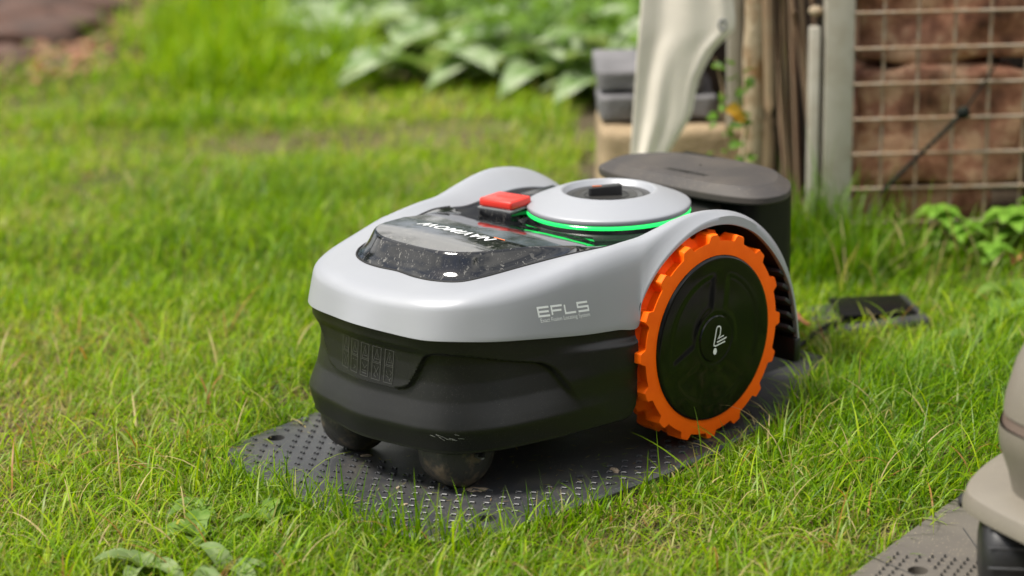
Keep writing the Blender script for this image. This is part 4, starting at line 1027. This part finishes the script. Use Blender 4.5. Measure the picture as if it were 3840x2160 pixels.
# trees standing round the garden (reflected in the glossy cover)
def tree(x, y, h, r, label, seed):
    rg = random.Random(seed); root = thing('tree', label, 'tree', 'garden trees beyond the bed'); root.location = (x, y, GZ)
    P = tube_pts([(0, 0, -.1), (.05, .02, h*.25), (-.03, .05, h*.5), (.02, 0, h*.8)], [h*.035, h*.028, h*.02, h*.006], 10); v, f = grid(P, closed_v=True); mesh('trunk', v, f, M['bark'], root)
    limbs = []
    vs, fs = [], []
    for k in range(9):
        a = k*2.4+rg.random(); z0 = h*rg.uniform(.28, .6); L = r*rg.uniform(.6, .95); e = Vector((math.cos(a)*L, math.sin(a)*L, z0+L*rg.uniform(.3, .9))); limbs.append(e)
        q = tube_pts([(0, 0, z0), tuple(Vector((0, 0, z0)).lerp(e, .5)+Vector((0, 0, .1))), tuple(e)], [h*.012, h*.008, h*.003], 6); vv_, ff_ = grid(q, closed_v=True); k0 = len(vs); vs += [tuple(p) for p in vv_]; fs += [tuple(i+k0 for i in t) for t in ff_]
    mesh('limbs', vs, fs, M['bark'], root)
    vs, fs = [], []
    cl = [(e, r*rg.uniform(.3, .5)) for e in limbs]+[(Vector((rg.uniform(-.4, .4)*r, rg.uniform(-.4, .4)*r, h*rg.uniform(.55, .95))), r*rg.uniform(.3, .5)) for _ in range(9)]
    for i in range(3600):
        c, rr = cl[i % len(cl)]; d = Vector((rg.gauss(0, 1), rg.gauss(0, 1), rg.gauss(0, 1))).normalized()*rr*rg.random()**.5; p = c+d
        s_ = rg.uniform(.05, .12)*h/5; M3 = Matrix.Rotation(rg.uniform(0, 6.28), 3, 'Z') @ Matrix.Rotation(rg.uniform(-1.3, 1.3), 3, 'X'); k0 = len(vs)
        for q in ((-s_, 0, 0), (0, -s_*.6, .02), (s_, 0, 0), (0, s_*.6, .02)): vs.append(tuple(p+M3 @ Vector(q)))
        fs.append((k0, k0+1, k0+2, k0+3))
    mesh('crown', vs, fs, M['treeleaf'], root, smooth=False)
tree(-8.6, -7.6, 5.2, 1.7, 'slim tree beyond the bed behind the shed area', 7); tree(-4.2, -9.5, 6.5, 2.4, 'tall tree far behind the left bed', 2); tree(-10, -1.5, 6.5, 2.4, 'tree far off behind the wire panel', 3)
tree(5.5, 8.0, 8.5, 3.0, 'tree standing behind the photographer', 4); tree(9.5, 3.0, 8.0, 3.0, 'tree at the open side of the lawn', 5); tree(.5, -10.5, 6, 2.2, 'tree far off at the left', 6)
leaf_stuff('hedge', [(-3.6-.9*k*.0+math.cos(math.radians(200+8*k))*4.6+1.4, math.sin(math.radians(200+8*k))*4.6-.6, .6) for k in range(11)], 9000, .10, M['treeleaf'], 'dense green hedge far behind the bed', hz=1.3)

leaf_stuff('hedge', [(5.2-.55*k, 3.2+.75*k, .8) for k in range(-4, 10)], 16000, .16, M['treeleaf'], 'unseen hedge added behind the photographer for dark green reflections', hz=2.4)  # out of view, added to darken what the hub reflects
# ================================================================== GRASS
PAL = np.array([(.074, .165, .001), (.135, .258, .001), (.210, .342, .002), (.30, .405, .005), (.13, .20, .012), (.27, .34, .08), (.40, .37, .11), (.46, .37, .17), (.34, .17, .05)])
def patch(x, y):
    return (np.sin(x*3.1+y*1.7)+np.sin(x*7.3-y*5.1+2)+np.sin(-x*2.2+y*8.7+.7)+np.sin(x*15.1+y*12.7)*.6+np.sin(x*21-y*17+1)*.5)/4.1
def blades(name, x, y, z, h, wd_, lean, bend, az, col, mat, label, K=4):
    n = len(x); t = np.linspace(0, 1, K+1)
    dx = np.cos(az); dy = np.sin(az)
    ang = lean[:, None]+bend[:, None]*t[None, :]**1.3
    seg = h[:, None]/K*np.ones((n, K))
    mida = (ang[:, 1:]+ang[:, :-1])/2
    hx = np.concatenate([np.zeros((n, 1)), np.cumsum(seg*np.sin(mida), 1)], 1); hz = np.concatenate([np.zeros((n, 1)), np.cumsum(seg*np.cos(mida), 1)], 1)
    tw = rng.uniform(-.6, .6, n); wx, wy = -np.sin(az+tw), np.cos(az+tw)
    prof = np.minimum(1, .55+t*2.2)*(1-t**2.2)
    px = x[:, None]+dx[:, None]*hx; py = y[:, None]+dy[:, None]*hx; pz = z[:, None]+hz
    pz = np.maximum(pz, z[:, None]+.001*t)
    ww = wd_[:, None]*prof[None, :]/2
    nv = 2*K+1; V = np.zeros((n, nv, 3), np.float32)
    for k in range(K):
        V[:, 2*k, 0] = px[:, k]-wx*ww[:, k]; V[:, 2*k, 1] = py[:, k]-wy*ww[:, k]; V[:, 2*k, 2] = pz[:, k]
        V[:, 2*k+1, 0] = px[:, k]+wx*ww[:, k]; V[:, 2*k+1, 1] = py[:, k]+wy*ww[:, k]; V[:, 2*k+1, 2] = pz[:, k]
    V[:, -1, 0] = px[:, K]; V[:, -1, 1] = py[:, K]; V[:, -1, 2] = pz[:, K]
    quads = np.array([[2*k, 2*k+1, 2*k+3, 2*k+2] for k in range(K-1)]); tri = np.array([2*K-2, 2*K-1, 2*K])
    base = (np.arange(n)*nv)[:, None]
    loops = np.concatenate([(base+q[None, :]) for q in quads]+[base+tri[None, :]], 1).ravel()
    lt = np.tile(np.array([4]*(K-1)+[3]), n); ls = np.concatenate([[0], np.cumsum(lt)[:-1]])
    me = bpy.data.meshes.new(name); me.vertices.add(n*nv); me.vertices.foreach_set('co', V.ravel())
    me.loops.add(len(loops)); me.loops.foreach_set('vertex_index', loops.astype(np.int32)); me.polygons.add(len(lt)); me.polygons.foreach_set('loop_start', ls.astype(np.int32)); me.polygons.foreach_set('loop_total', lt.astype(np.int32))
    me.polygons.foreach_set('use_smooth', np.ones(len(lt), bool))
    me.update(calc_edges=True)
    ca = me.color_attributes.new('tint', 'FLOAT_COLOR', 'POINT')
    cfull = np.ones((n, nv, 4), np.float32); cfull[:, :, :3] = col[:, None, :]
    ca.data.foreach_set('color', cfull.ravel()); me.materials.append(mat)
    o = bpy.data.objects.new(name, me); COL.objects.link(o); return tag(o, label, None, None, 'stuff')
Cn = np.array([CAM_POS.x, CAM_POS.y]); Fh = np.array([-.6892, -.7247]); Rh = np.array([-.7247, .6892])
matp = [(p[0], p[1]) for p in (np.array(matl)-np.array([.04, 0]))*1.0+np.array([.04, 0])]
def inpoly(poly, x, y):
    poly = np.asarray(poly); c = np.zeros(len(x), bool); n = len(poly)
    for i in range(n):
        x1, y1 = poly[i]; x2, y2 = poly[(i+1) % n]
        m = ((y1 > y) != (y2 > y)) & (x < (x2-x1)*(y-y1)/(y2-y1+1e-12)+x1); c ^= m
    return c
def exclude(x, y):
    ex = inpoly(matl, x, y) | inpoly(ml2, x, y)
    s = x*WE[0]+y*WE[1]; o = WC-(x*WN[0]+y*WN[1])
    ex |= (o > -.0) & (s > .03) & (o < 1.4) & (s < 1.8) & ~((o < .04))
    ex |= ((x+.50)**2+(y-.025)**2 < .050**2)
    ex |= ((x+1.85)**2+(y+2.15)**2 < .5**2) | ((x+1.5)**2+(y+1.85)**2 < .22**2) | ((x+1.62)**2+(y+1.5)**2 < .27**2)
    return ex
def field(n, d0, d1, side, power=1.0):
    """points over a strip of lawn between two distances"""
    d = d0+(d1-d0)*rng.random(n)**power; hw_ = side*d; l = rng.uniform(-1, 1, n)*hw_
    p = Cn[None, :]+Fh[None, :]*d[:, None]+Rh[None, :]*l[:, None]; return p[:, 0], p[:, 1], d
def lawn(n, d0, d1, hb, wb, name, label, side=.36, power=1.0, K=4, inner=0):
    x, y, d = field(n, d0, d1, side, power)
    if inner:
        l_ = (x-Cn[0])*Rh[0]+(y-Cn[1])*Rh[1]; kk = np.abs(l_) > inner*d; x, y, d = x[kk], y[kk], d[kk]; n = len(x)
    pt = patch(x, y)
    thin = sstep(.25, .75, pt+.15*rng.standard_normal(n))
    # known bare spots
    bare = np.exp(-(((x+.70)**2+(y+1.535)**2)/.016))*.85+np.exp(-(((x+.2)**2+(y-.36)**2)/.004))*.7+np.exp(-(((x-.22)**2+(y+.30)**2)/.004))*.9+np.exp(-(((x+1.15)**2+(y+3.15)**2)/.28))*2.0+np.exp(-(((x+.85)**2+(y+2.85)**2)/.05))*.8+.75*sstep(.42, .50, x*WE[0]+y*WE[1])*sstep(-.30, -.20, WC-(x*WN[0]+y*WN[1]))+.8*np.exp(-(((x+1.0)**2+(y+1.35)**2)/.02))+np.exp(-(((x+.12)**2+(y-.42)**2)/.003))*.6
    keep = (~exclude(x, y)) & (rng.random(n) > .55*thin) & (rng.random(n) > bare)
    x, y, pt = x[keep], y[keep], pt[keep]; n = len(x)
    # tufting
    s = x*WE[0]+y*WE[1]; o = WC-(x*WN[0]+y*WN[1])
    dist_mat = np.full(n, 9.0)
    for p in matl[::2]: dist_mat = np.minimum(dist_mat, np.hypot(x-p[0], y-p[1]))
    h = hb*(.45+.85*rng.random(n)**1.6)*(1-.45*np.clip(pt, -.7, 1))
    front = (x > .2) | (y > .1)
    h *= 1+.15*np.exp(-(dist_mat/.035)**2)*front
    right = sstep(.12, .24, y)*sstep(.22, .02, x)*(1-sstep(.42, .5, y)); h *= 1+.5*right; h *= 1-.45*np.exp(-(((x-.10)/.12)**2+((y-.25)/.05)**2))
    back = np.exp(-((o+.05)/.14)**2)*sstep(.22, .32, s); h *= 1+1.6*back*rng.random(n)
    z = np.where(dist_mat < .2, GZ, gz(x, y))
    lean = np.abs(rng.normal(.50, .50, n)); bend = np.abs(rng.normal(1.0, .7, n)); h = h*(1+.45*np.minimum(1, lean)); az = rng.uniform(0, 2*np.pi, n)
    # wind/mow direction
    az = np.where(rng.random(n) < .35, rng.normal(2.2, .8, n), az)
    q = rng.random(n)+.22*pt
    idx = np.select([q < .12, q < .34, q < .60, q < .78, q < .84, q < .91, q < .99, q < 1.10], [0, 1, 2, 3, 4, 5, 6, 7], 8)
    # shade by the wheel and posts put into the tint as deeper green
    col = PAL[idx]*rng.uniform(.8, 1.2, (n, 1))
    shade_tint = np.maximum(np.exp(-((x+.1)**2+(y-.3)**2)/.08), sstep(.28, .4, s)*sstep(-.40, -.2, o)*.9)[:, None]*(idx < 6)[:, None]
    col = col*(1-shade_tint)+col*np.array([.72, .86, .9])*shade_tint
    big = (np.sin(x*2.3+y*3.9+.5)+np.sin(x*5.7-y*2.9)+np.sin(x*9.1+y*7.3+2)*.7)/2.7
    col = col*(1-.20*big[:, None]*np.array([1.25, .85, .6])); h = h*(1+.30*np.clip(big, -.6, 1))
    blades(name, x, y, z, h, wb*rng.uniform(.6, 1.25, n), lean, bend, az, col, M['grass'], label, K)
lawn(112000, 1.55, 2.9, .034, .0022, 'grass', 'fine green lawn grass around both mats', side=.33, K=4)
lawn(80000, 2.8, 4.2, .036, .0032, 'grass', 'green lawn grass behind the mower', side=.34, K=3)
lawn(76000, 4.1, 7.5, .044, .0052, 'grass', 'soft far lawn grass towards the back bed', side=.36, power=1.15, K=3)
lawn(120000, 1.2, 5.5, .046, .0046, 'grass', 'lawn grass spreading on beyond both sides of the picture', side=.85, inner=.33, K=3)
# thatch: short dry blades lying low
def thatch(n, d0, d1, name, label):
    x, y, d = field(n, d0, d1, .34); k = ~exclude(x, y); x, y = x[k], y[k]; n = len(x)
    ix = rng.integers(0, 4, n); c = np.array([(.34, .32, .09), (.38, .30, .12), (.22, .27, .04), (.22, .14, .06)])[ix]*rng.uniform(.7, 1.15, (n, 1))
    dm = np.full(n, 9.0)
    for p in matl[::2]: dm = np.minimum(dm, np.hypot(x-p[0], y-p[1]))
    blades(name, x, y, np.where(dm < .2, GZ, gz(x, y))+.001, rng.uniform(.012, .04, n), rng.uniform(.0009, .0020, n), rng.uniform(.7, 1.4, n), rng.uniform(0, .6, n), rng.uniform(0, 6.28, n), c, M['grass'], label, 3)
thatch(60000, 1.6, 3.6, 'thatch', 'dry straw coloured thatch under the lawn')
# stray long blades bending over the lawn
def strays(n, d0, d1):
    x, y, d = field(n, d0, d1, .34); k = (~exclude(x, y)) & (patch(x, y) < .45); x, y = x[k], y[k]; n = len(x)
    col = PAL[rng.choice([1, 2, 3, 5, 5, 7, 8], n, p=[.16, .24, .2, .15, .1, .1, .05])]*rng.uniform(.85, 1.15, (n, 1))
    blades('stray_blades', x, y, np.full(n, GZ+.004), rng.uniform(.05, .095, n), rng.uniform(.0016, .0030, n), np.abs(rng.normal(.65, .35, n)), np.abs(rng.normal(1.3, .5, n)), rng.uniform(0, 6.28, n), col, M['grass'], 'long bent grass blades scattered over the lawn', 6)
strays(4500, 1.6, 2.7)
# long blades: by the post and wire, and arching over the mat edge
def tuft(cx_, cy_, r, n, h, name, label, wd_=.003, spread=.35, bendm=.7, cols=(0, 1, 2, 4)):
    x = cx_+np.clip(rng.normal(0, .62, n), -1.3, 1.3)*r; y = cy_+np.clip(rng.normal(0, .62, n), -1.3, 1.3)*r; fall = np.exp(-(np.hypot(x-cx_, y-cy_)/(r*1.6))**2); ok_ = ~exclude(x, y) if h > .06 and r > .03 else np.ones(n, bool); x, y, fall = x[ok_], y[ok_], fall[ok_]; n = len(x)
    idx = rng.choice(cols, n); col = PAL[idx]*rng.uniform(.8, 1.15, (n, 1))
    o = blades(name, x, y, np.full(n, GZ), h*rng.uniform(.35, 1.15, n)*(.45+.55*fall), wd_*rng.uniform(.7, 1.2, n), np.abs(rng.normal(0, spread, n)), np.abs(rng.normal(bendm, .4, n)), rng.uniform(0, 6.28, n), col, M['grass'], label, 6)
    del o['kind']; tag(o, label, 'grass tuft', 'long grass tufts'); return o
tl = [(.33, -.05, .17), (.37, -.08, .19), (.42, -.06, .16), (.46, -.05, .15), (.51, -.05, .12), (.30, -.03, .14), (.40, -.16, .13), (.56, -.03, .11), (.62, -.04, .10), (.47, -.16, .12), (.34, -.17, .12), (.68, -.05, .12)]
tl = [(a_, b_, c_*(1 if a_ < .46 else .7)) for a_, b_, c_ in tl]
tn = ['tall grass tuft at the foot of the narrow stake', 'tallest grass tuft in front of the wide grey post', 'long grass tuft at the right side of the wide post', 'long grass tuft at the left end of the wire panel', 'grass tuft under the cord end', 'tall grass tuft in front of the dry stalks', 'long grass tuft a step in front of the grey post', 'thin grass tuft behind the left seedling', 'thin grass tuft between the seedlings', 'grass tuft in front of the wire, left of the seedlings', 'grass tuft behind the charging station', 'thin grass tuft at the right edge of the wire']
for (s, o_, h), lb in zip(tl, tn):
    p = W(s, o_, 0); tuft(p.x, p.y, .035, 110, h, 'grass_tuft', lb, wd_=.0030, bendm=.8, cols=(0, 0, 1, 4))
for k, (x, y, h, lb) in enumerate([(-1.02, -2.15, .17, 'tall bright grass clump, left one at the back'), (-1.25, -2.35, .20, 'tall bright grass clump in the middle at the back'), (-1.30, -2.02, .20, 'tall bright grass clump beside the pale plants'), (-1.52, -2.75, .25, 'tall grass clump at the top edge'), (-1.32, -2.62, .20, 'tall grass clump near the dead leaves'), (-1.02, -1.02, .055, 'low grass clump left of the tarp foot'), (-1.18, -1.15, .065, 'yellowish grass clump beside the grey slabs'), (-1.30, -1.35, .075, 'yellowish grass clump in front of the pale plants')]):
    tuft(x, y, .17 if h > .1 else .10, 480 if h > .1 else 160, h, 'grass_tuft', lb, wd_=.0065, cols=(1, 2, 2, 3) if h > .1 else (2, 3, 5, 6), bendm=.75, spread=.42)
for s_, o_, h_, lb in ((.45, -.13, .16, 'loose tall grass wisps left of the dead leaf'), (.50, -.10, .14, 'loose tall grass wisps under the cord'), (.55, -.14, .12, 'loose grass wisps before the left seedling'), (.60, -.17, .10, 'loose grass wisps between seedlings and leafy weeds'), (.41, -.20, .15, 'loose tall grass wisps behind the flat tray')):
    p = W(s_, o_, 0); tuft(p.x, p.y, .045, 34, h_, 'grass_tuft', lb, wd_=.0034, bendm=1.0, spread=.5, cols=(0, 1, 1, 7))
mt_ = [(.440, .075, .085), (.436, .125, .078), (.425, .165, .085), (.40, .205, .080), (.35, .228, .06), (.30, .235, .075), (.235, .242, .055), (.17, .245, .050), (.10, .258, .045), (.04, .26, .045), (-.04, .255, .085), (-.12, .235, .085), (.445, .02, .075), (.44, -.05, .062), (.43, -.12, .045), (.27, .245, .06), (.13, .272, .050), (.0, .28, .075)]
for k, (x, y, h) in enumerate(mt_):
    pl_ = ['in front of the near caster', 'right of the front mat edge centre', 'by the near front hole of the mat', 'at the rounded near corner of the mat', 'on the near side of the mat', 'before the bumper side', 'on the mat side below the lettering', 'left of the orange wheel foot', 'below the orange wheel', 'right of the orange wheel foot', 'near the rear of the orange wheel', 'beside the charging tower foot', 'at the front centre of the mat', 'left of the front centre of the mat', 'at the left front of the mat', 'with bent blades over the mat side', 'darker, just outside the wheel tuft', 'deep green right of the wheel'][k]
    tuft(x, y, .026, 34, h, 'grass_tuft', 'thin grass tuft '+pl_, wd_=.0024, spread=.28, bendm=.6, cols=(0, 1, 1, 2))
for (px, py, rz, lb) in ((W(.655, -.10, 0).x, W(.655, -.10, 0).y, .4, 'reddish dead leaf on the bare soil under the wire panel'), (-.40, -.04, 1.9, 'small orange dead leaf behind the flat tray'), (-.66, .30, 2.6, 'brown dead leaf at the right edge among the weeds')):
    P = leaf_geo(.045, .026, n=7, m=3, droop=.3, up=.25, fold=.3, wave=.004); v, f = grid(P); o = mesh('dead_leaf', v, f, material('rust_leaf', (.28, .09, .035), .6))
    o.location = (px, py, GZ+.012); o.rotation_euler = (.2, -.1, rz); tag(o, lb, 'leaf')

# cut grass and crumbs lying on the black mat
n = 420; x = rng.uniform(-.2, .42, n); y = rng.uniform(-.2, .21, n); k = inpoly(shr, x, y); x, y = x[k], y[k]; n = len(x)
col = np.array([(.16, .24, .02), (.34, .30, .12), (.22, .15, .08)])[rng.integers(0, 3, n)]
blades('grass_clippings', x, y, np.full(n, .0012), rng.uniform(.003, .013, n), rng.uniform(.0006, .0016, n), rng.uniform(1.45, 1.58, n), rng.uniform(-.1, .1, n), rng.uniform(0, 6.28, n), col, M['grass'], 'tiny cut grass bits lying on the black mat', 3)
